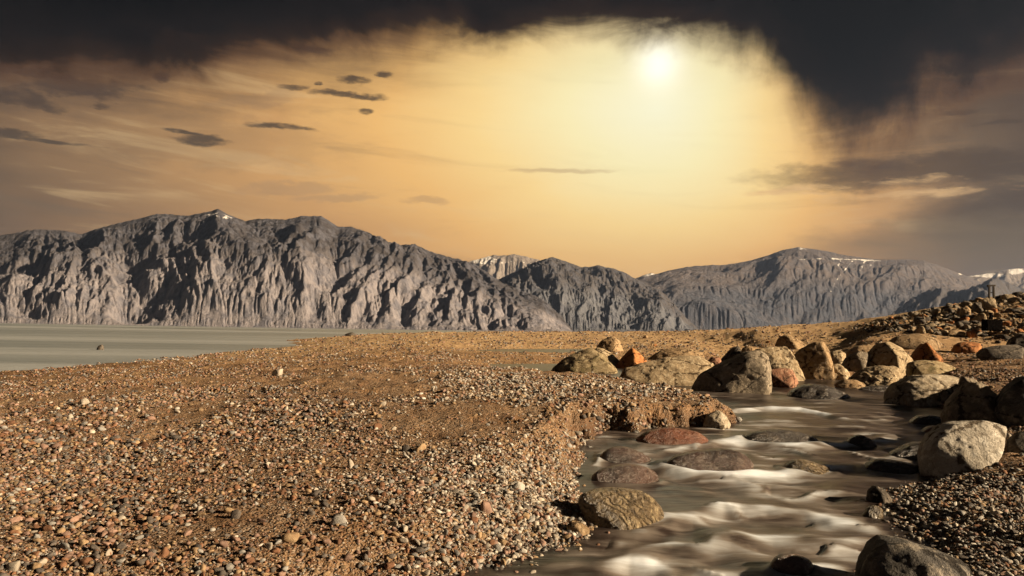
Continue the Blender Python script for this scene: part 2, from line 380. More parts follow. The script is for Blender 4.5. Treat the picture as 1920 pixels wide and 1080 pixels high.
def mat_ground():
    mt, t, b = new_mat('sandy_ground')
    g = t.new('ShaderNodeNewGeometry'); pos = g.outputs['Position']
    x, y, z = t.sep(pos)
    n1 = t.noise(pos, 0.35, 5, 0.6); n2 = t.noise(pos, 2.2, 5, 0.62); n3 = t.noise(pos, 26, 3, 0.6)
    c = t.mix(t.smooth(n1, .34, .66), (0.145, 0.078, 0.037), (0.29, 0.168, 0.08))
    c = t.mix(t.smooth(n2, .42, .74), c, (0.40, 0.25, 0.125))
    soil_vignette = t.math('MULTIPLY', t.smooth(x, 1.5, -3.0), t.smooth(y, 13.0, 5.5))
    c = t.mix(t.math('MULTIPLY', soil_vignette, .72), c, t.mix(n2, (0.080, 0.043, 0.022), (0.165, 0.094, 0.047)))  # near-left soil darkened: corner vignette put into the colour
    c = t.mix(t.math('MULTIPLY', t.smooth(n3, .56, .70), .55), c, (0.14, 0.085, 0.05))
    vc = t.voro(pos, 55, out='Color'); vr = t.sep(vc)[0]
    fine = t.ramp(vr, [(0, (.05, .033, .022)), (.3, (.13, .078, .043)), (.6, (.21, .135, .08)), (.85, (.24, .19, .145)), (1, (.38, .32, .255))])
    near = t.smooth(y, 34.0, 12.0, 0.0, 0.70)
    c = t.mix(t.math('MULTIPLY', near, t.smooth(n2, .30, .60)), c, fine)
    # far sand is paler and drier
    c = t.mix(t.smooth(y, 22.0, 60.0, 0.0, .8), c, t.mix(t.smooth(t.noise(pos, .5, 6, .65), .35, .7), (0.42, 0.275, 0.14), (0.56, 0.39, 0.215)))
    # damp rim along the water
    at = t.new('ShaderNodeAttribute', attribute_name='shore')
    wet = t.smooth(at.outputs['Fac'], .42, .02)
    c = t.mix(t.math('MULTIPLY', wet, .75), c, t.mix(1.0, c, (.36, .30, .26), 'MULTIPLY'))
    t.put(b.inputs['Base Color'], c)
    t.put(b.inputs['Roughness'], t.lin(wet, 0, 1, .95, .55)); b.inputs['Specular IOR Level'].default_value = .25
    vd = t.voro(pos, 48, out='Distance'); vd2 = t.voro(pos, 17, out='Distance')
    h = t.math('ADD', t.math('MULTIPLY', t.math('SUBTRACT', 1.0, vd), .5), t.math('MULTIPLY', t.math('SUBTRACT', 1.0, vd2), .8))
    h = t.math('ADD', h, t.math('MULTIPLY', n3, 1.2))
    nb = t.bump(h, 1.0, .035)
    hf = t.noise(t.vmul(pos, (1.0, .5, 1.0)), 3.0, 6, .7)
    nb = t.bump(hf, t.smooth(y, 12.0, 40.0, .25, .9), .22, nb)
    t.put(b.inputs['Normal'], nb)
    return mt
gme = mesh_np('ground', GV, GQ)
attr(gme, 'shore', np.where(GV[:, 0] < -8, np.minimum(GSD, np.maximum(GV[:, 2] - LAKE, 0) * 2.0), GSD))
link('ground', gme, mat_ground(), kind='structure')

# ------------------------------------------------------------------ lake
def build_lake():
    mt, t, b = new_mat('lake_water')
    pos = t.new('ShaderNodeNewGeometry').outputs['Position']
    x, y, z = t.sep(pos)
    ly = t.math('LOGARITHM', t.math('MAXIMUM', y, 10.0), 2.718)
    band = t.noise(t.comb(t.math('MULTIPLY', x, .003), t.math('MULTIPLY', ly, 2.7), 0.0), 1.0, 5, .62, .1)
    c = t.mix(t.smooth(band, .40, .60), (0.165, 0.19, 0.195), (0.30, 0.32, 0.325))
    t.put(b.inputs['Base Color'], c)
    t.put(b.inputs['Roughness'], t.smooth(band, .35, .65, .32, .5)); b.inputs['Specular IOR Level'].default_value = .22
    rip = t.noise(t.vmul(pos, (.5, 1.6, 1)), 1.2, 4, .6)
    t.put(b.inputs['Normal'], t.bump(rip, .35, .25))
    poly = [(-9, -400), (-9, 60), (-4, 140), (60, 320), (2500, 5200), (4200, 7600), (-9500, 9500), (-9500, -400)]
    me = bpy.data.meshes.new('lake'); me.from_pydata([(px, py, LAKE) for px, py in poly], [], [list(range(len(poly)))])
    link('lake', me, mt, kind='structure')
build_lake()

# ------------------------------------------------------------------ stream surface
def build_stream():
    F_ = GQ[(GSD[GQ] < 0.35).any(1)]
    used = np.unique(F_); re = np.full(len(GV), -1); re[used] = np.arange(len(used))
    x, y = GV[used, 0], GV[used, 1]
    W = water_z(x, y)
    ratio = x / np.maximum(y, .5)
    foam = np.zeros(len(x)); dz = np.zeros(len(x))
    # lips of the little cascades, traced on the water: (points, strength, fall length in metres)
    lips = [([(1375,770),(1430,764),(1500,766),(1545,776),(1600,786)], .95, .55), ([(1600,778),(1680,772),(1740,780)], .35, .5), ([(1420,792),(1520,800),(1640,806),(1720,808)], .40, .5),
            ([(1340,826),(1400,824),(1470,831),(1560,836),(1620,832),(1660,824),(1710,826)], .95, .55), ([(1225,852),(1290,838),(1350,828)], .55, .35), ([(1180,872),(1250,876),(1300,888)], .75, .5),
            ([(1235,880),(1330,884),(1430,886),(1540,882),(1600,876)], .95, .50), ([(1420,902),(1480,914),(1560,922),(1630,926)], .60, .34),
            ([(1320,962),(1360,950),(1440,950),(1510,954),(1560,966),(1610,972)], 1.0, .42), ([(1190,992),(1250,980),(1300,980),(1330,990)], .95, .34),
            ([(1330,1012),(1370,1002),(1450,1003),(1540,1010),(1640,1018)], .95, .34), ([(1190,1034),(1260,1022),(1340,1026),(1400,1036)], .75, .28),
            ([(1130,1062),(1180,1050),(1230,1056),(1260,1066)], 1.0, .34), ([(1290,1072),(1400,1060),(1540,1064),(1620,1072)], .75, .3), ([(1000,1074),(1080,1060),(1120,1066)], .35, .3)]
    for pts, s, L in lips:
        g = sorted(px_w(*p) for p in pts)
        g = sorted((a / c, c) for a, c in g)
        rx = [a for a, _ in g]; ry = [c for _, c in g]
        wob = .20 * fbm(P3(x / 1.1, y / 1.1), 2, 31)
        dy = np.interp(ratio, rx, ry) + wob - y
        e = .035
        win = sstep(rx[0] - e, rx[0] + e, ratio) * (1 - sstep(rx[-1] - e, rx[-1] + e, ratio))
        f = sstep(-.20, .09, dy) * (.50 * np.exp(-np.maximum(dy, 0) / (1.15 * L)) + .52 * np.exp(-(np.maximum(dy, 0) / (.55 * L)) ** 2)) * win
        foam = np.maximum(foam, s * f * np.clip(.72 + .9 * fbm(P3(x / .75, y / .5), 3, 40), .10, 1.15))
        dz += win * s * (.046 * np.exp(-((dy - .02) / .22) ** 2) - .04 * np.exp(-((dy - .42) / .24) ** 2))
    foam = foam * 1.06
    ph = (y + .12 * x) / (.42 + .035 * y) + 1.25 * fbm(P3(x / 1.5, y / 2.2), 3, 90)
    fr = 1 - (ph - np.floor(ph))                       # 0 at a lip, 1 just above the next one downstream
    lane = sstep(-.15, .55, fbm(P3(x / 1.0, y / 1.3), 3, 95))
    calm = sstep(17, 12, y)
    foam = np.maximum(foam, calm * lane * (.08 + .85 * np.exp(-fr / .24) * sstep(0, .12, fr)))
    foam = np.maximum(foam, calm * .20 * sstep(-.2, .6, fbm(P3(x / 1.6, y / .9), 3, 97)))
    dz += calm * lane * .030 * (np.exp(-((fr - .06) / .14) ** 2) - .8 * np.exp(-((fr - .5) / .2) ** 2))
    n = fbm(P3(x / .8, y / 1.1), 4, 20); n2 = fbm(P3(x / .45 + .4 * y, y / 1.3), 3, 27)
    quiet = sstep(16, 20, y)
    dz = dz * .72 + (1 - quiet) * (.018 * n + .008 * n2)
    foam = np.maximum(foam, (1 - quiet * .8) * (.45 * sstep(-.1, .8, fbm(P3(x / 1.1 + .2 * y, y / .38), 4, 44)) + .05))
    for wx_, wy_, rx_, ry_ in WET_AT:                 # water piles up before a rock and streams off behind it
        ax_, ay_ = (x - wx_) / rx_, (y - wy_) / ry_
        q = np.hypot(ax_, ay_)
        ring = np.exp(-((q - 1.12) / .22) ** 2)
        foam = np.maximum(foam, (1 - quiet * .6) * ring * (.18 + .30 * sstep(.2, -.9, ay_)) * np.clip(.75 + .8 * fbm(P3(x / .3, y / .3), 2, 77), .1, 1.2))
        tail = np.exp(-(ax_ / .9) ** 2) * sstep(-.7, -1.1, ay_) * np.exp(-np.maximum(-ay_ - 1.1, 0) / 1.3)
        foam = np.maximum(foam, (1 - quiet * .6) * .42 * tail)
        dz += .022 * ring
    foam = np.clip(foam, 0, 1) * sstep(.12, -.18, GSD[used]) 
    edge = sstep(.05, -.30, GSD[used])
    V = np.stack([x, y, W + dz * edge], -1)
    me = mesh_np('stream', V, re[F_]); attr(me, 'foam', foam)
    mt, t, b = new_mat('stream_water')
    pos = t.new('ShaderNodeNewGeometry').outputs['Position']
    fo = t.new('ShaderNodeAttribute', attribute_name='foam').outputs['Fac']
    st = t.noise(t.vmul(pos, (.55, 2.6, 1.0)), 2.0, 5, .6, .5)
    fo = t.math('ADD', fo, t.math('MULTIPLY', t.math('SUBTRACT', st, .48), .8))
    
    c = t.ramp(fo, [(0.0, (.016, .013, .012)), (.14, (.040, .031, .028)), (.36, (.15, .135, .122)), (.6, (.36, .385, .41)), (.85, (.64, .73, .84)), (1.0, (.70, .79, .90))])
    c = t.mix(.35, c, t.mix(1.0, c, t.mix(t.smooth(t.noise(pos, 1.5, 4, .6), .35, .68), (.7, .6, .5), (1.3, 1.1, .95)), 'MULTIPLY'))
    t.put(b.inputs['Base Color'], c)
    t.put(b.inputs['Roughness'], t.lin(fo, 0, 1, .28, .7)); b.inputs['Specular IOR Level'].default_value = .22
    t.put(b.inputs['Normal'], t.bump(st, .25, .05))
    link('stream', me, mt, kind='structure')

# ------------------------------------------------------------------ mountains
def mat_mountain(name, lo, mid, hi, snow=0.0, scale=1.0, snow_z=(0, 1)):
    mt, t, b = new_mat(name)
    g = t.new('ShaderNodeNewGeometry'); pos = g.outputs['Position']
    e = t.new('ShaderNodeAttribute', attribute_name='rise').outputs['Fac']
    sn = t.new('ShaderNodeAttribute', attribute_name='snow').outputs['Fac']
    n1 = t.noise(pos, .0016 * scale, 6, .6); n2 = t.noise(t.vmul(pos, (1, 1, .35)), .011 * scale, 6, .65)
    c = t.mix(t.smooth(t.math('ADD', e, t.math('MULTIPLY', t.math('SUBTRACT', n1, .5), .5)), .46, .80), lo, hi)
    c = t.mix(t.smooth(n2, .42, .62, 0, .75), c, mid)
    c = t.mix(t.smooth(t.noise(t.vmul(pos, (1, 1, 3.0)), .004 * scale, 5, .6), .55, .7, 0, .35), c, t.mix(1.0, c, (.6, .58, .6), 'MULTIPLY'))
    nz = t.noise(pos, .012 * scale, 6, .7)
    c = t.mix(t.smooth(t.math('ADD', sn, t.math('MULTIPLY', t.math('SUBTRACT', nz, .5), 1.3)), .46, .62), c, (.80, .78, .76))
    t.put(b.inputs['Base Color'], c); b.inputs['Roughness'].default_value = .95; b.inputs['Specular IOR Level'].default_value = .1
    rb = t.noise(t.vmul(pos, (1, 1, .45)), .02 * scale, 8, .72, .3)
    t.put(b.inputs['Normal'], t.bump(rb, 1.0, 34 / scale))
    return mt

def blur(H, k=1):
    for _ in range(k):
        P = np.pad(H, 1, mode='edge')
        H = (P[1:-1, 1:-1] * 4 + P[:-2, 1:-1] * 2 + P[2:, 1:-1] * 2 + P[1:-1, :-2] * 2 + P[1:-1, 2:] * 2 + P[:-2, :-2] + P[:-2, 2:] + P[2:, :-2] + P[2:, 2:]) / 16
    return H
def erode(H, seed, rounds, n, steps=60, cap=1.4, er=.10, inertia=.25, maxdep=.5, maxcut=9.0):
    """particle erosion of a height grid (row 0 = foot), heights in cells"""
    g = np.random.default_rng(seed); nr, nc = H.shape; H0 = H.ravel().copy(); H = H0.copy()
    for rd in range(rounds):
        px, py = g.uniform(1, nc - 2.01, n), g.uniform(1, nr - 2.01, n)
        dx, dy = np.zeros(n), np.zeros(n); vel, wat, sed = np.ones(n), np.ones(n), np.zeros(n)
        for st in range(steps):
            ix, iy = px.astype(np.int64), py.astype(np.int64); fx, fy = px - ix, py - iy
            k = iy * nc + ix
            a, b, c, d = H[k], H[k + 1], H[k + nc], H[k + nc + 1]
            gx = (b - a) * (1 - fy) + (d - c) * fy; gy = (c - a) * (1 - fx) + (d - b) * fx
            h0 = (a * (1 - fx) + b * fx) * (1 - fy) + (c * (1 - fx) + d * fx) * fy
            dx = dx * inertia - gx * (1 - inertia); dy = dy * inertia - gy * (1 - inertia)
            l = np.hypot(dx, dy) + 1e-9; dx, dy = dx / l, dy / l
            qx, qy = np.clip(px + dx, 1, nc - 2.01), np.clip(py + dy, 1, nr - 2.01)
            jx, jy = qx.astype(np.int64), qy.astype(np.int64); ex, ey = qx - jx, qy - jy; kk = jy * nc + jx
            h1 = (H[kk] * (1 - ex) + H[kk + 1] * ex) * (1 - ey) + (H[kk + nc] * (1 - ex) + H[kk + nc + 1] * ex) * ey
            dh = np.clip(h1 - h0, -2, 2)
            cp = np.maximum(-dh, .02) * vel * wat * cap
            dep = np.where(dh > 0, np.minimum(dh, sed) * .5, np.where(sed > cp, (sed - cp) * .1, -np.minimum((cp - sed) * er, np.maximum(-dh, 0) * .3)))
            sed = sed - dep
            for off, w_ in ((0, (1 - fx) * (1 - fy)), (1, fx * (1 - fy)), (nc, (1 - fx) * fy), (nc + 1, fx * fy)):
                H += np.bincount(k + off, dep * w_, minlength=len(H))
            vel = np.minimum(np.sqrt(np.maximum(vel * vel - dh * .5, .05)), 2.5); wat *= .985
            px, py = qx, qy
        H = np.clip(H, H0 - maxcut, H0 + maxdep)
        if rd % 6 == 5: H = (.75 * H + .25 * blur(H.reshape(nr, nc)).ravel())
    return H.reshape(nr, nc)

def mountain(name, ridge, D, D0, rib_px, amp, mat, prof, seed, nu=520, nt=150, label=None, snow_px=(), u_pad=0, warp=1.0, fine=1.0, ero=10, crag=.75, snow_lines=()):
    """ridge: skyline pixels; D / D0: distance (m, along the view axis) of skyline and foot; prof: E(t) of elevation-angle fraction."""
    ru = np.array([p[0] for p in ridge], float); rv = np.array([p[1] for p in ridge], float)
    u = np.linspace(ru[0], ru[-1], nu)
    v = np.interp(u, ru, rv)
    v = v + fine * (1.6 * fbm(P3(u / 22, u * 0), 4, seed + 2, .6))
    t = np.concatenate([np.linspace(0, 1, nt), np.linspace(1, 1.3, nt // 4)[1:]])
    U, T = np.meshgrid(u, t)
    hor = CY + 81 + (U - CX) * math.tan(ROLL)
    tanE = np.maximum((hor - np.interp(U, u, v)) / F, .0005)            # elevation of the skyline
    dist = D0 + (D - D0) * T
    mu = (U - 960) / F * D
    rib = rib_px / F * D
    wx = mu + warp * rib * .8 * fbm(P3(mu / rib / 2.5, T * 1.1), 2, seed + 20)
    wx = wx + rib * 2.6 * T * fbm(P3(mu / rib / 5.0, T * .6), 2, seed + 27)
    r1 = ridged(P3(wx / rib, T * .7), 1, seed) - .5
    r2 = ridged(P3(wx / rib * 2.1, T * 1.8), 1, seed + 31) - .5
    r0 = fbm(P3(mu / rib / 2.6, T * .9), 2, seed + 70)
    nz = fbm(P3(mu / rib * 3, T * 9), 4, seed + 60, .6)
    iso = ridged(P3(wx / rib * .75, dist / rib * .55), 5, seed + 64, .55) - .6
    E = np.interp(T, [p[0] for p in prof], [p[1] for p in prof])
    body = sstep(0.0, .12, T) * (1 - sstep(.70, 1.0, T) * .8)
    E = E * (1 + .10 * fbm(P3(mu / rib / 2.5, T * 2.2), 3, seed + 50) * sstep(1.0, .75, T))
    z = dist * tanE * E * (1 - .9 * sstep(1.0, 1.32, T)) + amp * body * (1.7 * r0 + .45 * r1 + .20 * r2 + .16 * nz + .55 * iso)
    z = np.where(T < .02, -6, z)
    cell = (D - D0) / nt
    z = erode(z / cell, seed, ero, nt * nu // 60) * cell
    z = z + crag * cell * body * (.55 * ridged(P3(mu / cell / 5.5, dist / cell / 9), 3, seed + 80, .6) - .5 + .5 * fbm(P3(mu / cell / 2.6, dist / cell / 4), 2, seed + 85))
    z[:2] = -12
    # bring the skyline back to its traced elevation
    ang = np.max(((z - CAMZ) / dist)[3:], 0)
    want = tanE[0]
    kf = want / np.maximum(ang, 1e-4); kw = np.hanning(17); kf = np.convolve(np.pad(kf, 8, mode='edge'), kw / kw.sum(), mode='valid'); kf = np.clip(kf, .3, 3)
    z = z * np.where(z > 0, kf[None], 1)
    x = (U - CX) / F * dist
    V = np.stack([x, dist, z], -1).reshape(-1, 3)
    nt2 = len(t); idx = np.arange(nt2 * nu).reshape(nt2, nu)
    q = np.stack([idx[:-1, :-1], idx[:-1, 1:], idx[1:, 1:], idx[1:, :-1]], -1).reshape(-1, 4)
    me = mesh_np(name, V, q)
    attr(me, 'rise', np.clip((z - CAMZ) / dist / tanE, 0, 1.2).ravel())
    pu, pv, _ = project(V)
    sn = np.zeros(len(V))
    for (a, b_, ra, rb, s) in snow_px:
        sn = np.maximum(sn, s * np.exp(-(((pu - a) / ra) ** 2 + ((pv - b_) / rb) ** 2)))
    for (a0, b0, a1, b1, wd, s_) in snow_lines:
        ex, ey = a1 - a0, b1 - b0; tt = np.clip(((pu - a0) * ex + (pv - b0) * ey) / (ex * ex + ey * ey), 0, 1)
        sn = np.maximum(sn, s_ * np.exp(-(np.hypot(pu - a0 - tt * ex, pv - b0 - tt * ey) / wd) ** 2))
    attr(me, 'snow', sn)
    o = link(name, me, mat, kind='structure')
    if label: o['label'] = label
    return o

cliff = [(0, 0), (.06, .06), (.16, .26), (.28, .46), (.40, .60), (.52, .70), (.66, .80), (.82, .91), (1, 1)]
slope = [(0, 0), (.15, .14), (.4, .44), (.7, .78), (1, 1)]
M_cliff = mat_mountain('pink_grey_cliff', (0.232, 0.214, 0.228), (0.108, 0.110, 0.136), (0.058, 0.053, 0.056))  # darker tone high up is cloud shade put into the colour
M_dark = mat_mountain('dark_slate_slope', (0.125, 0.13, 0.148), (0.078, 0.083, 0.105), (0.078, 0.072, 0.074))
M_far = mat_mountain('far_scree', (0.075, 0.082, 0.105), (0.105, 0.102, 0.116), (0.125, 0.108, 0.106), scale=.6)  # bluish tones of the mountains: distance haze put into the rock colour
M_snow = mat_mountain('snowy_far_peak', (0.16, 0.14, 0.135), (0.2, 0.175, 0.165), (0.25, 0.22, 0.2), scale=.5)

mountain('mountain_left', [(-330,470),(-220,455),(-90,452),(0,440),(40,433),(60,430),(100,430),(150,438),(175,428),(240,412),(290,400),(340,403),(375,397),(402,391),(425,402),(455,413),(490,408),(530,411),
          (560,405),(598,404),(630,424),(655,425),(700,440),(740,457),(775,457),(810,472),(850,484),(885,492),(915,512),(940,530),(980,545),(1020,562),(1050,590),(1075,618)],
         8200, 6000, 66, 104, M_cliff, cliff, 3, nu=900, nt=210, snow_px=[(402, 402, 26, 10, .50), (425, 408, 22, 9, .52), (380, 425, 18, 12, .42), (470, 412, 14, 6, .4), (60, 431, 8, 3, .5)])
mountain('mountain_center', [(880,590),(905,552),(930,525),(960,512),(990,497),(1015,488),(1035,482),(1060,490),(1090,501),(1120,497),(1150,503),(1168,510),(1190,522),(1215,533),(1240,545),(1265,570),(1290,598),(1312,618)],
         9800, 7600, 54, 95, M_dark, cliff, 9, nu=420, nt=150)
mountain('mountain_snow_far', [(820,520),(860,497),(885,488),(925,478),(945,479),(962,476),(985,481),(1010,487),(1040,500),(1080,520),(1120,540)],
         15500, 13500, 30, 120, M_snow, slope, 14, nu=200, nt=60, snow_px=[(905, 487, 30, 9, 1.1), (960, 492, 40, 5, .55)], fine=.6)
mountain('mountain_right', [(1120,585),(1150,560),(1195,522),(1225,515),(1260,506),(1290,500),(1330,497),(1360,496),(1390,492),(1420,485),(1440,478),(1470,468),(1497,463),(1530,467),(1560,472),(1580,477),(1640,486),(1690,486),(1735,488),
          (1770,500),(1800,512),(1830,524),(1880,545),(1960,570),(2040,595)],
         13500, 10200, 150, 150, M_far, slope, 21, nu=520, nt=150, warp=.7, fine=.5, ero=11, crag=.3,
         snow_px=[(1505, 466, 20, 5, .48), (1800, 514, 9, 4, .6), (1320, 498, 14, 3, .45)],
         snow_lines=[(1490, 487, 1540, 485, 2.0, .50), (1560, 485, 1652, 489, 2.2, .58), (1598, 490, 1572, 520, 3.0, .50), (1572, 520, 1556, 550, 3.0, .48), (1622, 490, 1612, 508, 5.0, .54), (1640, 490, 1628, 502, 3.5, .5), (1576, 489, 1572, 498, 3.5, .5)])
mountain('mountain_snow_right', [(1740,545),(1790,525),(1810,519),(1860,512),(1890,505),(1920,503),(1960,506),(2040,520),(2120,545)],
         17000, 15000, 40, 120, M_snow, slope, 25, nu=160, nt=60, snow_px=[(1850, 516, 50, 5, .9), (1905, 507, 16, 9, 1.0), (1990, 512, 50, 10, .9)], fine=.5)
mountain('mountain_notch_far', [(1150,548),(1180,530),(1205,516),(1222,512),(1240,517),(1280,530),(1330,548)], 16500, 15000, 40, 100, M_snow, slope, 28, nu=80, nt=40, snow_px=[(1220, 516, 16, 5, .8)], fine=.5)
mountain('mountain_spur_right', [(1660,600),(1685,577),(1710,560),(1740,545),(1757,540),(1780,545),(1810,543),(1840,532),(1860,521),(1880,524),(1905,535),(1940,548),(2000,552),(2080,575),(2160,600)],
         9600, 7800, 40, 110, M_dark, slope, 33, nu=260, nt=90, warp=.8)

# ------------------------------------------------------------------ haze
def build_haze():
    me = bpy.data.meshes.new('haze')
    x0, x1, y0, y1, z0, z1 = -17500, 17500, -17500, 24000, -60, 1560
    v = [(x, y, z) for x in (x0, x1) for y in (y0, y1) for z in (z0, z1)]
    me.from_pydata(v, [], [(0, 1, 3, 2), (4, 6, 7, 5), (0, 4, 5, 1), (2, 3, 7, 6), (0, 2, 6, 4), (1, 5, 7, 3)])
    mt = bpy.data.materials.new('haze'); mt.use_nodes = True
    nt = mt.node_tree; nt.nodes.clear()
    o = nt.nodes.new('ShaderNodeOutputMaterial'); pv = nt.nodes.new('ShaderNodeVolumePrincipled')
    pv.inputs['Color'].default_value = (.34, .46, .76, 1); pv.inputs['Density'].default_value = HAZE
    pv.inputs['Anisotropy'].default_value = 0.3
    nt.links.new(pv.outputs[0], o.inputs['Volume'])
    link('haze', me, mt, kind='stuff')
HAZE = 1.2e-5
build_haze()

# ------------------------------------------------------------------ rocks
def rock_mat(name, c1, c2, c3, wet=0.0, patch=None, scale=1.0, layered=0.0):
    mt, t, b = new_mat(name)
    tc = t.new('ShaderNodeTexCoord').outputs['Object']
    rnd = t.new('ShaderNodeObjectInfo').outputs['Random']
    off = t.new('ShaderNodeVectorMath', operation='ADD'); t.put(off.inputs[0], tc); t.put(off.inputs[1], t.comb(t.math('MULTIPLY', rnd, 31.0), t.math('MULTIPLY', rnd, 17.0), 0.0))
    p = off.outputs[0]
    n1 = t.noise(p, 1.9 * scale, 6, .62, .3); n2 = t.noise(p, 9 * scale, 6, .68); n3 = t.noise(p, 42 * scale, 4, .7)
    c = t.mix(t.smooth(n1, .36, .64), c1, c2)
    c = t.mix(t.smooth(n2, .48, .66, 0, .9), c, c3)
    c = t.mix(t.smooth(t.noise(p, 5.0 * scale, 6, .7, .8), .50, .64, 0, .6), c, t.mix(1.0, c, (.45, .41, .36), 'MULTIPLY'))
    c = t.mix(t.smooth(n3, .55, .72, 0, .55), c, t.mix(1.0, c, (.38, .35, .33), 'MULTIPLY'))
    if patch: c = t.mix(t.smooth(t.noise(p, 2.6 * scale, 5, .6, .5), .54, .64, 0, .8), c, patch)
    hgt = t.math('ADD', t.math('MULTIPLY', n2, .7), t.math('MULTIPLY', n3, .35))
    if layered:
        wv = t.new('ShaderNodeTexWave', wave_type='BANDS', bands_direction='DIAGONAL'); t.put(wv.inputs['Vector'], p)
        for k, v_ in (('Scale', 3.2 * scale), ('Distortion', 11.0), ('Detail', 6.0), ('Detail Scale', 1.8)): wv.inputs[k].default_value = v_
        c = t.mix(t.math('MULTIPLY', t.smooth(wv.outputs['Fac'], .35, .75), layered * .6), c, t.mix(1.0, c, (.45, .40, .34), 'MULTIPLY'))
        hgt = t.math('ADD', hgt, t.math('MULTIPLY', wv.outputs['Fac'], layered * .8))
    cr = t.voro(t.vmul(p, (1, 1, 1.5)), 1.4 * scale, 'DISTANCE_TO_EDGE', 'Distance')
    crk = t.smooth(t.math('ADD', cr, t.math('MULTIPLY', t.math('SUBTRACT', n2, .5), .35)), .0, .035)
    hgt = t.math('ADD', hgt, t.math('MULTIPLY', crk, .45 if wet < .1 else 0.0))
    if wet < .1: c = t.mix(t.math('SUBTRACT', 1.0, crk), c, t.mix(1.0, c, (.30, .26, .22), 'MULTIPLY'))  # shadow inside cracks put into the colour as dark lines
    pit = t.smooth(t.noise(p, 14 * scale, 3, .6, 1.0), .58, .68, 0, .7)
    c = t.mix(pit, c, t.mix(1.0, c, (.35, .31, .27), 'MULTIPLY'))  # shade of pits put into the colour as dark spots, no relief
    br = t.lin(rnd, 0, 1, .82, 1.16)
    c = t.mix(1.0, c, t.comb(br, br, br), 'MULTIPLY')
    t.put(b.inputs['Base Color'], c)
    b.inputs['Roughness'].default_value = .9 - .74 * wet; b.inputs['Specular IOR Level'].default_value = .25 + .35 * wet
    t.put(b.inputs['Normal'], t.bump(hgt, 1.0, .075 / scale ** .5))
    return mt
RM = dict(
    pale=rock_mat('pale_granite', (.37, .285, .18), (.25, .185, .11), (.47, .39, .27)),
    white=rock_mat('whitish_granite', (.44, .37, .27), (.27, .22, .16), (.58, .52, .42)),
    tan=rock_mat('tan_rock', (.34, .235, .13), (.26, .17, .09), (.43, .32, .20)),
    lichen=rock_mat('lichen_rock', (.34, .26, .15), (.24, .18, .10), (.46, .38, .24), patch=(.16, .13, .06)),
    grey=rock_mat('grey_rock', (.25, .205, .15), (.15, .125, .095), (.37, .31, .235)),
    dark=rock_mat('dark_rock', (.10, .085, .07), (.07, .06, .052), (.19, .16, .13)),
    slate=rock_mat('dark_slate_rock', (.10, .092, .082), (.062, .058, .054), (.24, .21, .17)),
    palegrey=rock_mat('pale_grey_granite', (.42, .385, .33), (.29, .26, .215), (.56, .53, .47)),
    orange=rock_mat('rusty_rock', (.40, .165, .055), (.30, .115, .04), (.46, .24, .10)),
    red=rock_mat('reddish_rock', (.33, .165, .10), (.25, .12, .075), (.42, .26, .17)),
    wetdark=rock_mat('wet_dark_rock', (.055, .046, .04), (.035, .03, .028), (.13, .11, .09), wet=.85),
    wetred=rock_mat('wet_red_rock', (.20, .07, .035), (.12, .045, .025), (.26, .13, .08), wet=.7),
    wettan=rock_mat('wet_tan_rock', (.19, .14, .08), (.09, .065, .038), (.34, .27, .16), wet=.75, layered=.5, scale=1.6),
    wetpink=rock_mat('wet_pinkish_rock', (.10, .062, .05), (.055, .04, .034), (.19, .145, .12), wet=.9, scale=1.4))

def ico(sub):
    bm = bmesh.new(); bmesh.ops.create_icosphere(bm, subdivisions=sub, radius=1)
    V = np.array([v.co[:] for v in bm.verts]); Fc = np.array([[v.index for v in f.verts] for f in bm.faces]); bm.free()
    return V / np.linalg.norm(V, axis=1)[:, None], Fc
ICO = {k: ico(k) for k in (2, 3, 4, 5)}
def hull_planes(P):
    bm = bmesh.new()
    for p in P: bm.verts.new(p)
    bmesh.ops.convex_hull(bm, input=bm.verts)
    bm.normal_update()
    pl = {}
    for f in bm.faces:
        n = np.array(f.normal); d = float(n @ np.array(f.verts[0].co))
        if d < 0: n, d = -n, -d
        if d > 1e-5: pl[tuple(np.round(np.r_[n, d], 2))] = (n, d)
    bm.free()
    return np.array([a for a, _ in pl.values()]), np.array([b for _, b in pl.values()])
def hull_rock(pts, sub, p, rough, seed, freq=1.0, chips=0):
    """rounded convex body through pts (metres), with rough surface; returns verts, faces"""
    pts = np.asarray(pts, float); lo, hi = pts.min(0), pts.max(0)
    c = (lo + hi) / 2; half = np.maximum((hi - lo) / 2, 1e-4)
    N, d = hull_planes((pts - c) / half)
    D, Fc = ICO[sub]
    if chips:
        g = np.random.default_rng(seed + 900); C = g.normal(size=(chips, 3)); C /= np.linalg.norm(C, axis=1)[:, None]
        sup = ((pts - c) / half @ C.T).max(0)
        N = np.vstack([N, C]); d = np.concatenate([d, sup * g.uniform(.82, .95, chips)])
    q = np.maximum(D @ N.T, 0) / d[None]
    r = (q ** p).sum(1) ** (-1 / p)
    V = D * r[:, None] * half + c
    s = half.mean()
    a = V / s * freq
    n = 0.04 * fbm(a * .9, 3, seed) + .045 * ridged(a * 1.5, 4, seed + 5, .55) - .05 + .022 * fbm(a * 6, 4, seed + 9, .6)
    V = V + D * (half / half.max())[None] ** .5 * (n * rough * s)[:, None]
    return V, Fc

def hit_ground(u, v, water=False):
    if water: return np.array(px_w(u, v))
    d = ray(u, v); k = np.geomspace(2.5, 200, 900)
    x, y, zr = d[0] * k, d[1] * k, CAMZ + d[2] * k
    g, sd = ground_z(x, y, False)
    g = np.maximum(g, np.where(sd < 0, water_z(x, y), -9))
    i = np.argmax(zr < g) if (zr < g).any() else 500
    return np.array([x[i], y[i]])

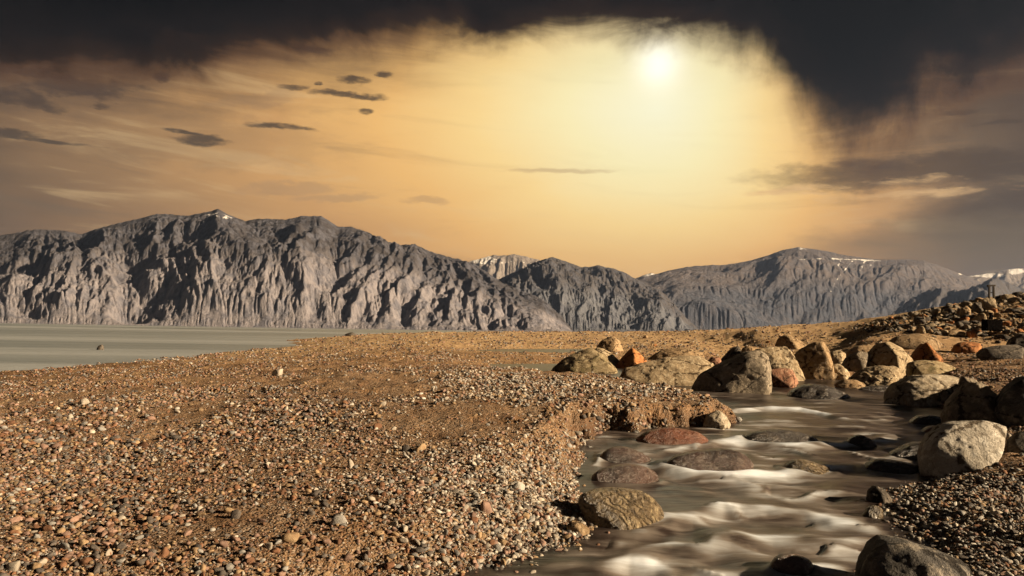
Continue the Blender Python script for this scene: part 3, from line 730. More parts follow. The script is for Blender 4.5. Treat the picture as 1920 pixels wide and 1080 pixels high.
ROCK_AT = []; WET_AT = []
def boulder(label, outline, mat, front=None, p=11, rough=1.0, seed=1, depth=.8, sub=4, base=None, water=False, cat='boulder', name='boulder', group=None, at=None, freq=1.0, sink=.3):
    o = np.array(outline, float)
    if mat.startswith('wet'): o[:, 1] = o[:, 1].max() - (o[:, 1].max() - o[:, 1]) * .86
    cu = (o[:, 0].min() + o[:, 0].max()) / 2; vb = base if base else o[:, 1].max()
    gx, gy = at if at is not None else hit_ground(cu, vb, water)
    wpx = np.ptp(o[:, 0]); hpx = np.ptp(o[:, 1])
    w = wpx * gy / F
    D = gy + .30 * w * depth
    def at_px(u, v, dy=0.0):
        d = ray(u, v); k = (D + dy) / d[1]
        k0 = D / d[1]
        return [d[0] * k0, D + dy, CAMZ + d[2] * k0]
    pts = [at_px(u, v) for u, v in o]
    cv_ = (o[:, 1].min() + o[:, 1].max()) / 2
    if front is None:
        tp = o[np.argmin(o[:, 1])]; sk = (seed * 37 % 10) / 10
        front = [(tp[0] + (.02 + .1 * sk) * wpx, tp[1] + .14 * hpx, .10), (cu + (.02 + .16 * sk) * wpx, o[:, 1].max() - .02 * hpx, .50), (cu - .34 * wpx, o[:, 1].max() - .06 * hpx, .26), (cu + .36 * wpx, o[:, 1].max() - .08 * hpx, .16)]
    for u, v, f in front: pts.append(at_px(u, v, -f * 1.35 * w * depth))
    for u, v in o: pts.append(at_px(cu + (u - cu) * .72, cv_ + (v - cv_) * .86, .55 * w * depth))
    hz = hpx * D / F
    low = sorted(range(len(pts)), key=lambda i: pts[i][2])[:max(4, len(pts) // 3)]
    for i in low: pts.append([pts[i][0], pts[i][1], pts[i][2] - sink * hz - .02])
    V, Fc = hull_rock(pts, sub, p * (3.2 if not mat.startswith('wet') else 1.2), rough * (.8 if not mat.startswith('wet') else .6), seed, freq, 0 if not mat.startswith('wet') else 3)
    P_ = np.array(pts)
    for ax_ in (0, 2):
        lo_, hi_ = P_[:, ax_].min(), P_[:, ax_].max(); a_, b_ = V[:, ax_].min(), V[:, ax_].max()
        V[:, ax_] = lo_ + (V[:, ax_] - a_) * (hi_ - lo_) / (b_ - a_)
    org = np.array([V[:, 0].mean(), V[:, 1].mean(), min(q[2] for q in pts) + sink * hz])
    me = mesh_np(name, V - org, Fc)
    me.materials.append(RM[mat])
    ROCK_AT.append((org[0], org[1], w * .5))
    if water: WET_AT.append((org[0], gy + .16 * w, w * .5, w * .5 * depth))
    return link(name, me, None, label, cat, None, group, org)

B = boulder
# --- the row of boulders along the far bank, left to right
B('half buried tan boulder behind the lichen-spotted boulder on the far bank', [(1118,652),(1130,637),(1150,630),(1163,640),(1170,660),(1122,660)], 'tan', p=8, seed=2, base=659)
B('broad lichen-spotted brown boulder at the left end of the stream row', [(1032,694),(1055,673),(1080,661),(1104,652),(1122,660),(1140,678),(1158,694),(1142,700),(1045,700)], 'lichen', p=9, seed=3, rough=1.2, front=[(1060,692,.3),(1105,660,.05),(1140,694,.4),(1090,697,.4)], sub=5, water=True)
B('smooth pale ridge of rock wedged behind the lichen-spotted boulder', [(1104,660),(1122,651),(1135,654),(1152,668),(1168,684),(1150,692),(1120,690)], 'pale', p=10, seed=4, base=690, water=True)
B('rust-orange pyramid rock beside the lichen-spotted boulder', [(1153,688),(1172,664),(1186,652),(1200,664),(1217,684),(1190,692),(1160,693)], 'orange', p=16, seed=5, front=[(1186,656,.1),(1188,690,.55),(1165,692,.3)], base=692, water=True)
B('long pale rough boulder lying low across the stream edge', [(1160,712),(1172,692),(1215,681),(1270,671),(1312,667),(1338,682),(1342,702),(1300,722),(1240,720),(1175,718)], 'pale', p=8, seed=6, rough=1.4, sub=5, depth=.5, front=[(1180,714,.3),(1250,694,.25),(1300,720,.45),(1230,719,.4),(1320,690,.2)], water=True)
B('small pinkish orange stone between long pale boulder and dark pyramid', [(1322,684),(1335,669),(1350,670),(1354,684),(1338,688)], 'red', seed=7, base=688, water=True)
B('small dark pyramid rock behind the largest stream boulder', [(1350,678),(1368,660),(1385,649),(1392,660),(1392,680),(1362,682)], 'dark', p=16, seed=8, base=682, water=True)
B('brown cube-like rock behind the crown of the largest stream boulder', [(1388,676),(1391,654),(1402,648),(1424,652),(1432,672),(1400,680)], 'tan', p=18, seed=9, base=684, water=True)
B('wide pale angular boulder leaning behind the largest stream boulder', [(1412,668),(1418,655),(1450,649),(1474,650),(1486,662),(1504,698),(1498,714),(1450,718),(1420,700)], 'pale', p=16, seed=10, sub=5, front=[(1440,664,.1),(1484,668,.1),(1470,714,.35),(1500,706,.25)], base=714, water=True)
B('reddish slab wedged under the pale angular boulder', [(1440,712),(1442,694),(1470,690),(1487,693),(1497,718),(1470,726),(1446,726)], 'red', p=14, seed=11, base=727, water=True)
B('largest stream boulder, dark on its left and pale on its right', [(1297,724),(1308,706),(1345,694),(1385,676),(1408,660),(1428,657),(1442,668),(1447,700),(1444,736),(1420,738),(1340,734),(1300,731)], 'grey', p=17, seed=12, sub=5, rough=.8, depth=.62, water=True, base=736,
  front=[(1406,664,.12),(1420,690,.42),(1421,737,.58),(1345,733,.42),(1400,676,.25)])
B('tall angular boulder with a flat slanting top and dark left side', [(1487,690),(1488,668),(1500,656),(1530,641),(1544,640),(1556,660),(1562,690),(1558,706),(1520,710),(1495,706)], 'tan', p=18, seed=13, sub=5, rough=.8, base=710, front=[(1536,643,.12),(1540,668,.35),(1549,706,.5),(1505,706,.35)])
B('jagged pale rock at the right foot of the tall angular boulder', [(1546,706),(1552,690),(1572,682),(1586,690),(1594,704),(1580,712),(1552,712)], 'pale', p=10, rough=2.0, seed=14, base=712)
B('half buried dome rock standing alone on the far sand', [(1454,650),(1462,634),(1474,627),(1492,634),(1510,646),(1520,656),(1460,656)], 'tan', p=12, seed=15, base=654, front=[(1476,629,.1),(1484,654,.5),(1462,652,.2)])
B('small rounded pale rock between the tall boulder and the split boulder', [(1552,674),(1560,660),(1574,656),(1586,664),(1584,680),(1566,684)], 'pale', p=8, seed=16, base=684)
B('grey leaning rock at the left of the split tan boulder', [(1578,690),(1590,670),(1612,658),(1628,660),(1628,684),(1606,696),(1586,697)], 'grey', p=14, seed=17, base=697, front=[(1604,662,.1),(1610,690,.5)])
B('flat weathered slab lying behind the grey leaning rock', [(1590,662),(1610,650),(1640,646),(1650,656),(1620,668),(1596,670)], 'tan', p=12, seed=18, base=668)
B('blocky tan boulder split into a dark face and a sunlit face', [(1627,692),(1629,664),(1650,642),(1668,640),(1692,652),(1713,676),(1700,702),(1660,706),(1630,704)], 'pale', p=20, seed=19, sub=5, rough=.7, base=704, front=[(1660,642,.1),(1664,664,.42),(1665,704,.55),(1634,700,.25),(1690,664,.2)])
B('broad low tan dome beyond the split tan boulder', [(1663,646),(1685,630),(1720,625),(1752,632),(1768,650),(1720,656),(1672,656)], 'tan', p=7, seed=20, base=655, depth=.6)
B('rust-orange pyramid rock on the gravel flat at the right', [(1710,676),(1722,658),(1738,642),(1750,654),(1768,674),(1745,681),(1716,681)], 'orange', p=18, seed=21, base=680, front=[(1738,645,.1),(1743,679,.6),(1718,679,.3)])
B('long squared rock with rounded end below the right orange pyramid', [(1704,702),(1708,680),(1730,675),(1765,677),(1788,688),(1796,704),(1770,711),(1712,710)], 'lichen', p=12, seed=22, base=710, front=[(1742,680,.1),(1746,708,.45),(1712,706,.3),(1780,704,.3)])
B('low layered pale rock at the water edge under the split tan boulder', [(1592,718),(1615,696),(1650,685),(1682,686),(1692,702),(1688,720),(1640,724),(1600,724)], 'pale', p=10, rough=1.9, seed=23, base=724, freq=1.5, sub=5)
B('small low tan rock at the foot of the layered pale rock', [(1566,722),(1585,712),(1606,712),(1622,720),(1616,730),(1574,729)], 'tan', p=9, rough=1.5, seed=24, base=729, water=True)
B('flat dark rock just breaking the water before the layered pale rock', [(1610,728),(1640,721),(1690,722),(1700,730),(1650,735),(1615,734)], 'wetdark', p=8, seed=25, base=734, water=True, depth=.5)
B('dark wet mottled rock alone in midstream', [(1478,744),(1496,726),(1528,716),(1556,722),(1582,734),(1596,746),(1545,750),(1490,749)], 'wetdark', p=9, seed=26, rough=1.3, base=748, water=True, sub=5)
B('big pale cracked boulder on the right bank of the stream', [(1662,752),(1672,730),(1698,714),(1738,702),(1790,704),(1812,720),(1818,738),(1790,752),(1740,762),(1680,760)], 'white', p=12, rough=1.4, seed=27, sub=5, base=760, depth=.7, front=[(1700,716,.12),(1742,722,.25),(1752,758,.42),(1690,756,.35),(1790,730,.2)])
B('small wedge of grey rock behind the pale cracked boulder', [(1800,722),(1806,706),(1830,712),(1838,726),(1815,732)], 'grey', seed=28, base=732)
B('grey sloping boulder on the right bank below the pale cracked boulder', [(1774,794),(1782,764),(1806,734),(1830,716),(1850,722),(1872,746),(1898,766),(1894,784),(1850,800),(1792,802)], 'grey', p=11, rough=1.3, seed=29, sub=5, base=802, front=[(1826,726,.12),(1812,770,.3),(1840,796,.45),(1880,772,.2),(1790,796,.25)])
B('huge dark boulder cut off by the right edge of the picture', [(1868,776),(1880,746),(1904,722),(1930,706),(1985,702),(2040,735),(2045,790),(1990,806),(1900,802)], 'slate', p=14, seed=30, sub=5, base=806, depth=.6, front=[(1912,726,.1),(1892,774,.3),(1940,800,.4),(2000,766,.4),(1900,796,.35)])
B('dark rock added for the black shade under the huge right-edge boulder', [(1890,846),(1893,826),(1915,812),(1960,808),(2000,826),(1990,850),(1930,854)], 'dark', p=12, seed=66, sub=4, base=850, depth=.5)  # added rock, its dark colour stands in for shaded ground
B('pale grooved boulder in the foreground jutting into the stream', [(1727,872),(1731,842),(1746,820),(1788,796),(1846,789),(1888,801),(1884,824),(1856,852),(1812,872),(1765,882),(1738,882)], 'palegrey', p=18, rough=1.0, seed=31, sub=5, base=882, depth=.7, front=[(1742,834,.16),(1850,803,.10),(1842,848,.36),(1792,868,.52),(1768,880,.46),(1738,874,.30)])
B('dark wet slab sloping into the water left of the pale grooved boulder', [(1670,852),(1700,836),(1728,824),(1746,826),(1744,852),(1700,862),(1676,860)], 'wetdark', p=12, seed=32, base=861, water=True)
B('low black wet rock under the pale grooved boulder', [(1624,880),(1636,864),(1660,858),(1700,864),(1728,874),(1722,886),(1640,886)], 'wetdark', p=8, seed=33, base=885, water=True)
B('dark domed rock in the water above the small orange rock', [(1708,795),(1726,778),(1748,775),(1776,784),(1786,798),(1730,800)], 'wetdark', p=8, seed=34, base=799, water=True)
B('small orange rock awash near the right bank', [(1728,812),(1745,800),(1766,797),(1788,802),(1788,812),(1750,815)], 'wetred', p=9, seed=35, base=814, water=True)
B('rusty moss-covered rock awash below the gravel point', [(1192,826),(1212,808),(1246,797),(1288,800),(1318,814),(1330,830),(1262,836),(1205,834)], 'wetred', p=6, seed=36, base=834, water=True, depth=.6, sub=5)
B('wet red and grey rock under a veil of water in midstream', [(1248,872),(1266,852),(1310,842),(1366,836),(1398,850),(1414,880),(1380,886),(1320,884),(1262,882)], 'wetpink', p=7, seed=37, base=884, water=True, depth=.6, sub=5)
B('black rounded rock swept by water above the middle cascade', [(1392,824),(1424,806),(1474,802),(1520,814),(1536,828),(1460,834)], 'wetdark', p=6, seed=38, base=832, water=True, depth=.6)
B('small tan wet rock in the middle of the cascades', [(1468,882),(1484,866),(1506,860),(1530,866),(1562,880),(1510,886)], 'wettan', p=7, seed=39, base=885, water=True)
B('small black rock at the lip of the middle cascade', [(1588,834),(1598,818),(1618,812),(1636,822),(1644,834),(1610,838)], 'wetdark', p=8, seed=40, base=836, water=True)
B('flat pinkish wet rock at the left water edge below the gravel point', [(1124,856),(1142,838),(1174,834),(1206,848),(1220,860),(1190,868),(1140,866)], 'wetpink', p=8, seed=41, base=866, water=True, depth=.7)
B('pink and grey streaked wet rock above the ribbed rock', [(1108,890),(1140,874),(1184,867),(1218,872),(1236,890),(1238,904),(1190,908),(1135,902)], 'wetpink', p=8, seed=42, base=906, water=True, depth=.6)
B('large ribbed olive wet rock at the left water edge', [(1084,930),(1098,913),(1150,905),(1200,909),(1230,928),(1248,962),(1238,982),(1190,988),(1132,980),(1096,958)], 'wettan', p=9, rough=1.1, seed=43, base=986, water=True, depth=.7, sub=5)
B('round pink pitted rock at the bottom of the stream', [(1446,1066),(1456,1044),(1484,1035),(1512,1040),(1526,1062),(1516,1078),(1470,1080)], 'wetpink', p=6, rough=.8, seed=44, base=1078, water=True)
B('large dark rounded boulder at the bottom edge beside the stream', [(1610,1100),(1622,1056),(1655,1024),(1692,1016),(1745,1030),(1800,1050),(1822,1072),(1806,1100),(1700,1120),(1630,1116)], 'slate', p=9, rough=.8, seed=45, base=1112, sub=5, front=[(1700,1022,.1),(1712,1060,.35),(1740,1110,.5),(1640,1090,.35),(1790,1060,.15)])
B('small brown ridged stone at the water edge of the right gravel', [(1626,944),(1632,920),(1645,911),(1660,920),(1674,938),(1660,948),(1636,948)], 'dark', p=14, seed=46, base=947, sub=4)
B('small yellowish stone at the water edge below the brown ridged stone', [(1618,968),(1630,950),(1644,945),(1656,954),(1654,968),(1634,972)], 'wettan', p=9, seed=47, base=971)
B('yellowish oblong stone beside the large ribbed wet rock', [(1062,986),(1072,976),(1092,982),(1106,994),(1098,1002),(1076,996)], 'tan', p=7, seed=48, base=1001, name='stone', cat='stone')
B('whitish rock at the tip of the gravel point in the stream', [(1318,798),(1326,778),(1346,770),(1362,780),(1370,797),(1340,804)], 'white', p=9, rough=1.6, seed=49, base=803)
B('dark reddish rock below the rubble slope at the right', [(1788,660),(1796,646),(1812,641),(1838,644),(1842,658),(1810,664)], 'orange', p=14, seed=50, base=663)
B('dark long rock with a sunlit rim near the right edge', [(1838,668),(1850,654),(1880,648),(1908,646),(1918,658),(1908,672),(1860,674)], 'dark', p=12, seed=51, base=673)
B('dark upright rock touching the right edge below the rubble slope', [(1890,654),(1900,636),(1918,626),(1945,630),(1950,660),(1905,666)], 'dark', p=14, seed=52, base=664)
B('low ragged tan ledge behind the long pale boulder', [(1216,672),(1240,658),(1282,651),(1316,660),(1322,672),(1260,678)], 'tan', p=9, rough=2.0, seed=53, base=676, depth=.5)
B('small dark rock standing out of the lake', [(181,655),(184,649),(190,646),(194,650),(194,656)], 'dark', p=9, seed=54, at=px_z(187, 656, LAKE), sub=3, cat='rock', name='lake_rock')
B('dark low rock at the tip of the beach by the lake', [(646,628),(651,625),(659,623),(665,625),(668,628)], 'dark', p=8, seed=55, at=(-22.5, 112.0), sub=3, cat='rock', name='lake_rock')

build_stream()

# ------------------------------------------------------------------ stone library (shared meshes)
rng = np.random.default_rng(11)
def stone_mesh(seed, sub, flat, ang):
    g = np.random.default_rng(seed)
    pts = g.normal(size=(14, 3)); pts /= np.linalg.norm(pts, axis=1)[:, None]
    pts *= np.array([1.0, g.uniform(.62, .95), flat])
    V, Fc = hull_rock(pts, sub, ang, .9, seed)
    return V, Fc
PAL = dict(pale=((.52, .46, .38), (.42, .36, .29)), white=((.66, .62, .55), (.54, .50, .44)), grey=((.26, .25, .235), (.36, .34, .31)), pink=((.36, .235, .18), (.28, .17, .125)),
           rust=((.26, .13, .068), (.19, .092, .05)), dark=((.10, .085, .075), (.15, .125, .105)), tan=((.40, .285, .165), (.31, .20, .11)))
def pebble_mat(k):
    a, b_ = PAL[k]
    mt, t, b = new_mat('pebble_' + k)
    tc = t.new('ShaderNodeTexCoord').outputs['Object']; rnd = t.new('ShaderNodeObjectInfo').outputs['Random']
    n = t.noise(tc, 3.0, 5, .65); n2 = t.noise(tc, 14.0, 3, .7)
    c = t.mix(t.smooth(n, .35, .65), a, b_)
    c = t.mix(t.smooth(n2, .55, .72, 0, .5), c, t.mix(1.0, c, (.4, .37, .34), 'MULTIPLY'))
    br = t.lin(rnd, 0, 1, .42, .92); c = t.mix(1.0, c, t.comb(br, br, br), 'MULTIPLY')
    t.put(b.inputs['Base Color'], c); b.inputs['Roughness'].default_value = .82; b.inputs['Specular IOR Level'].default_value = .3
    t.put(b.inputs['Normal'], t.bump(n2, .35, .08))
    return mt
PM = {k: pebble_mat(k) for k in PAL}
PK = list(PAL)
LIB, LIB3 = {}, {}
libcol = bpy.data.collections.new('stone_shapes')
lib_names = []
for ki, k in enumerate(PK):
    for j in range(5):
        V, Fc = stone_mesh(100 + ki * 10 + j, 2, (.5, .62, .42, .75, .55)[j], (16, 30, 10, 40, 22)[j])
        me = mesh_np('stone_shape', V, Fc); me.materials.append(PM[k]); LIB[k, j] = me
        o = bpy.data.objects.new('shape_%02d' % (ki * 5 + j), me); libcol.objects.link(o)
        V, Fc = stone_mesh(100 + ki * 10 + j, 3, (.5, .62, .42, .75, .55)[j], (16, 30, 10, 40, 22)[j])
        me3 = mesh_np('stone_shape_fine', V, Fc); me3.materials.append(PM[k]); LIB3[k, j] = me3

# ------------------------------------------------------------------ gravel: where the pebbles lie
ctr = GV[GQ].mean(1)
pu, pv, pd = project(GV); fu, fv, fd = project(ctr)
qa = GQ
ax, ay = pu[qa[:, 2]] - pu[qa[:, 0]], pv[qa[:, 2]] - pv[qa[:, 0]]
bx_, by_ = pu[qa[:, 3]] - pu[qa[:, 1]], pv[qa[:, 3]] - pv[qa[:, 1]]
area = np.abs(ax * by_ - ay * bx_) / 2
rr_ = np.hypot(ctr[:, 0], ctr[:, 1])
sdc = GSD[qa].mean(1)
ok = (fd > 2.0) & (fu > -450) & (fu < 2370) & (fv < 1330) & (fv > 600) & (rr_ < 125) & (sdc > -.10) & (ctr[:, 2] > LAKE - .03)
def blobd(u, v, ru, rv): return np.exp(-(((fu - u) / ru) ** 2 + ((fv - v) / rv) ** 2))
dens = .62 + 1.15 * fbm(P3(ctr[:, 0] / 2.2, ctr[:, 1] / 3.2), 3, 60) + .3 * fbm(P3(ctr[:, 0] / .6, ctr[:, 1] / .9), 2, 66)
dens += .7 * blobd(1080, 720, 260, 22) + .8 * blobd(950, 950, 220, 110) + .3 * blobd(300, 850, 300, 80)
dens -= .85 * blobd(940, 800, 130, 42) + .75 * blobd(640, 715, 170, 28) + .6 * blobd(1200, 775, 110, 22) + .5 * blobd(800, 775, 160, 30) 
dens += .40 * sstep(840, 960, fv) + .25 * sstep(700, 200, fu) * sstep(860, 980, fv) + .8 * sstep(1580, 1680, fu) * sstep(860, 910, fv)
dens *= np.where(fv < 662, .8, 1.0) * np.where((fv < 690) & (fu > 1350), .45, 1.0)
dens = np.clip(dens, .06, 1.9)
wgt = np.where(ok, area * dens, 0); wgt /= wgt.sum()
NP_ = 175000
fi = rng.choice(len(qa), NP_, p=wgt)
a_, b_ = rng.random(NP_)[:, None], rng.random(NP_)[:, None]
PP = (GV[qa[fi, 0]] * (1 - a_) + GV[qa[fi, 1]] * a_) * (1 - b_) + (GV[qa[fi, 3]] * (1 - a_) + GV[qa[fi, 2]] * a_) * b_
dist = np.hypot(PP[:, 0], PP[:, 1])
smin = np.maximum(.0052, .00115 * dist)
size = smin * (1 - rng.random(NP_)) ** (-1 / 1.9)                 # half-length in metres
mid = (dist < 9) & (rng.random(NP_) < .075); size = np.where(mid, .0125 * (1 - rng.random(NP_)) ** (-1 / 2.0), size)
size = np.minimum(size, np.where(dist < 10, .046, np.maximum(.07, .0024 * dist)) * rng.uniform(.6, 1.1, NP_))
ppu, ppv, _ = project(PP)
# colour zones: pale near the stream, warm brown and rust to the left, dark grey on the right bank
kz = rng.random(NP_)
pale_zone = np.clip(np.exp(-(((ppu - 1000) / 330) ** 2 + ((ppv - 930) / 190) ** 2)) + np.exp(-(((ppu - 1050) / 330) ** 2 + ((ppv - 715) / 35) ** 2)), 0, 1)
right_zone = sstep(1560, 1680, ppu) * sstep(840, 900, ppv)
tabs = {'left': [.06, .004, .09, .19, .23, .22, .21], 'pale': [.38, .09, .18, .15, .05, .05, .10], 'right': [.15, .07, .26, .09, .08, .26, .09]}
def pick(tab, r): return np.searchsorted(np.cumsum(tab) / np.sum(tab), r)
kind = np.where(rng.random(NP_) < right_zone, pick(tabs['right'], kz), np.where(rng.random(NP_) < pale_zone, pick(tabs['pale'], kz), pick(tabs['left'], kz)))
kind = np.clip(kind, 0, 6)
shape = rng.integers(0, 5, NP_)
scl = size[:, None] * np.stack([np.ones(NP_), rng.uniform(.7, 1.05, NP_), rng.uniform(.75, 1.15, NP_)], -1)
rot = np.stack([rng.normal(0, .28, NP_), rng.normal(0, .28, NP_), rng.uniform(0, 6.283, NP_)], -1)
PP[:, 2] += size * np.where(size > .011, .16, .02)
# keep clear of the boulders
keep = np.ones(NP_, bool)
for (bx0, by0, br) in ROCK_AT: keep &= np.hypot(PP[:, 0] - bx0, PP[:, 1] - by0) > br * .75
gz_ok = PP[:, 2] > water_z(PP[:, 0], PP[:, 1]) - .03
keep &= gz_ok | (rng.random(NP_) < .1)

def gravel_object(name, P_, rot_, scl_, idx_, label, cat, shapes=None):
    me = bpy.data.meshes.new(name); me.vertices.add(len(P_)); me.vertices.foreach_set('co', P_.astype(np.float32).ravel())
    for nm, arr in (('stone_rot', rot_), ('stone_scale', scl_)):
        a = me.attributes.new(nm, 'FLOAT_VECTOR', 'POINT'); a.data.foreach_set('vector', arr.astype(np.float32).ravel())
    a = me.attributes.new('stone_index', 'INT', 'POINT'); a.data.foreach_set('value', idx_.astype(np.int32))
    me.update()
    o = link(name, me, None, label, cat, 'stuff')
    ng = bpy.data.node_groups.new('scatter_' + name, 'GeometryNodeTree')
    ng.interface.new_socket('Geometry', in_out='INPUT', socket_type='NodeSocketGeometry')
    ng.interface.new_socket('Geometry', in_out='OUTPUT', socket_type='NodeSocketGeometry')
    n = ng.nodes; l = ng.links
    gi, go = n.new('NodeGroupInput'), n.new('NodeGroupOutput')
    m2p = n.new('GeometryNodeMeshToPoints'); iop = n.new('GeometryNodeInstanceOnPoints'); ci = n.new('GeometryNodeCollectionInfo')
    ci.inputs['Collection'].default_value = shapes or libcol; ci.inputs['Separate Children'].default_value = True; ci.inputs['Reset Children'].default_value = True
    def na(nm, typ):
        x = n.new('GeometryNodeInputNamedAttribute'); x.data_type = typ; x.inputs['Name'].default_value = nm; return x.outputs['Attribute']
    l.new(gi.outputs[0], m2p.inputs['Mesh']); l.new(m2p.outputs[0], iop.inputs['Points']); l.new(ci.outputs[0], iop.inputs['Instance'])
    iop.inputs['Pick Instance'].default_value = True
    l.new(na('stone_index', 'INT'), iop.inputs['Instance Index'])
    e2r = n.new('FunctionNodeEulerToRotation'); l.new(na('stone_rot', 'FLOAT_VECTOR'), e2r.inputs[0]); l.new(e2r.outputs[0], iop.inputs['Rotation'])
    l.new(na('stone_scale', 'FLOAT_VECTOR'), iop.inputs['Scale'])
    l.new(iop.outputs[0], go.inputs[0])
    md = o.modifiers.new('scatter', 'NODES'); md.node_group = ng
    return o

# the pebbles that show largest are things of their own
vis = keep & (ppu > 0) & (ppu < 1920) & (ppv < 1085) & (ppv > 640)
app = np.where(vis, size / dist, 0)
big = np.argsort(-app)[:285]
COLN = dict(pale='pale', white='whitish', grey='grey', pink='pinkish', rust='rust-brown', dark='dark', tan='tan')
for i in big:
    k = PK[kind[i]]
    zone = 'in the gravel right of the stream' if ppu[i] > 1560 else ('in the gravel beside the stream' if ppu[i] > 820 else ('in the brown gravel at the lower left' if ppv[i] > 880 else 'on the gravel beach below the lake'))
    szn = 'tiny' if size[i] < .016 else ('small' if size[i] < .024 else ('middling' if size[i] < .033 else 'large')); shn = ('flattish', 'angular', 'flat smooth', 'chunky', 'rounded')[int(shape[i])]
    lab = f'{szn} {shn} {COLN[k]} pebble lying {zone}'
    o = link('pebble', LIB3[k, int(shape[i])], None, lab, 'pebble', None, 'larger pebbles in the gravel', PP[i] + np.array([0, 0, size[i] * .12]))
    o.rotation_euler = rot[i]; o.scale = scl[i]
rest = keep.copy(); rest[big] = False
gravel_object('gravel', PP[rest], rot[rest], scl[rest], kind[rest] * 5 + shape[rest], 'mixed brown, grey and pinkish gravel covering the beach', 'gravel')

# stones one can pick out in the photograph
for u, v, w, hh, k, j, lab in [
        (655, 877, 17, 25, 'pale', 3, 'upright egg-shaped pale stone alone in the mid beach'), (633, 988, 36, 25, 'grey', 3, 'domed light grey stone among the lower beach gravel'),
        (542, 1016, 46, 17, 'tan', 2, 'flat oval tan stone below the domed grey stone'), (908, 970, 34, 26, 'pink', 1, 'blocky pinkish brown stone near the stream gravel'),
        (788, 848, 30, 17, 'tan', 0, 'rounded tan stone beside a dark one in mid beach'), (760, 847, 20, 14, 'dark', 1, 'dark stone touching the rounded tan stone'),
        (22, 1073, 32, 18, 'pale', 0, 'pale speckled stone in the bottom left corner'), (302, 1040, 26, 22, 'rust', 3, 'rounded rust-pink stone near the bottom left'),
        (283, 1042, 20, 16, 'dark', 1, 'dark stone half hidden behind the rust-pink stone'), (440, 972, 26, 20, 'dark', 1, 'dark angular stone in the lower left gravel'),
        (707, 810, 22, 12, 'rust', 1, 'small rust-red stone in the dark gravel streak'), (972, 925, 30, 16, 'white', 0, 'cream stone in the pale gravel beside the stream'),
        (520, 702, 28, 12, 'pale', 0, 'large pale stone on the sandy upper beach'), (155, 766, 20, 12, 'pale', 1, 'lone pale stone on the left beach slope')]:
    x, y = hit_ground(u, v)
    g = ground_z(np.array([x]), np.array([y]))[0][0]
    s = w / 2 * y / F
    o = link('stone', LIB3[k, j], None, lab, 'stone', None, None, (x, y + s * .5, g + s * .25))
    hz_ = np.ptp([vv.co.z for vv in LIB3[k, j].vertices])
    o.scale = (s, s * .9, 1.35 * (hh * y / F) / hz_); o.rotation_euler = (0, 0, (u * 7 % 10) * .1)

# ------------------------------------------------------------------ rubble slope on the right
RUB = {}
rubcol = bpy.data.collections.new('rubble_shapes')
for mk in ('tan', 'grey', 'dark', 'pale', 'orange'):
    for j in range(4):
        V, Fc = stone_mesh(300 + j * 7 + len(mk) * 31, 3, (.6, .75, .5, .85)[j], (12, 18, 14, 20)[j])
        me = mesh_np('rubble_shape', V, Fc); me.materials.append(RM[mk]); RUB[mk, j] = me
        rubcol.objects.link(bpy.data.objects.new('rub_%02d' % len(rubcol.objects), me))
rub_label = dict(tan='tan angular rock in the rubble slope at the right', grey='grey angular rock in the rubble slope at the right', dark='dark angular rock in the rubble slope at the right',
                 pale='pale sunlit rock in the rubble slope at the right', orange='rusty rock in the rubble slope at the right')
g2 = np.random.default_rng(5)
cnt = 0
while cnt < 280:
    y = g2.uniform(43, 60); x = g2.uniform(.36, .74) * y
    z = ground_z(np.array([x]), np.array([y]))[0][0]
    u, v, _ = project(np.array([[x, y, z]]))
    u, v = u[0], v[0]
    top = np.interp(u, [1560, 1640, 1700, 1760, 1850, 1920, 2100], [621, 612, 598, 588, 562, 552, 520]); bot = np.interp(u, [1560, 1640, 1720, 1920, 2100], [622, 618, 622, 634, 640])
    if v < top - 6 or v > bot + 4 or u > 1990 or u < 1600: continue
    s = g2.uniform(.20, .52) * (1.0 if u > 1690 else .62)
    mk = g2.choice(['tan', 'grey', 'dark', 'pale', 'orange'], p=[.28, .22, .30, .14, .06])
    j_ = int(g2.integers(4)); szn = 'small' if s < .28 else ('middling' if s < .40 else 'large')
    zn = 'near the crest of' if v < top + 10 else ('at the foot of' if v > bot - 8 else 'halfway up')
    sd_n = 'left end of ' if u < 1720 else ('right end of ' if u > 1870 else 'middle of ')
    lab = f"{szn} {('low', 'blocky', 'flat', 'upright')[j_]} {dict(orange='rusty', pale='pale').get(mk, mk)} rock {zn} the {sd_n}the rubble slope"
    o = link('rubble_rock', RUB[mk, j_], None, lab, 'rock', None, 'rocks of the rubble slope', (x, y, z + s * .12))
    o.scale = (s * g2.uniform(1, 1.5), s, s * g2.uniform(.7, 1.1)); o.rotation_euler = (g2.normal(0, .3), g2.normal(0, .3), g2.uniform(0, 6.3))
    cnt += 1
yy = g2.uniform(43, 62, 9000); xx = yy * g2.uniform(.33, .80, 9000)
zz = ground_z(xx, yy)[0]
uu, vv, _ = project(np.stack([xx, yy, zz], -1))
topv = np.interp(uu, [1560, 1640, 1700, 1760, 1850, 1920, 2100], [621, 612, 598, 588, 562, 552, 520]); botv = np.interp(uu, [1560, 1640, 1720, 1920, 2100], [621, 618, 622, 634, 640])
sel = (vv > topv - 8) & (vv < botv + 2) & (uu > 1590)
sel[np.flatnonzero(sel)[2400:]] = False
ns = int(sel.sum()); s0 = .07 * (1 - g2.random(ns)) ** (-1 / 2.4); s0 = np.minimum(s0, .3) * np.interp(uu[sel], [1600, 1700], [.6, 1])
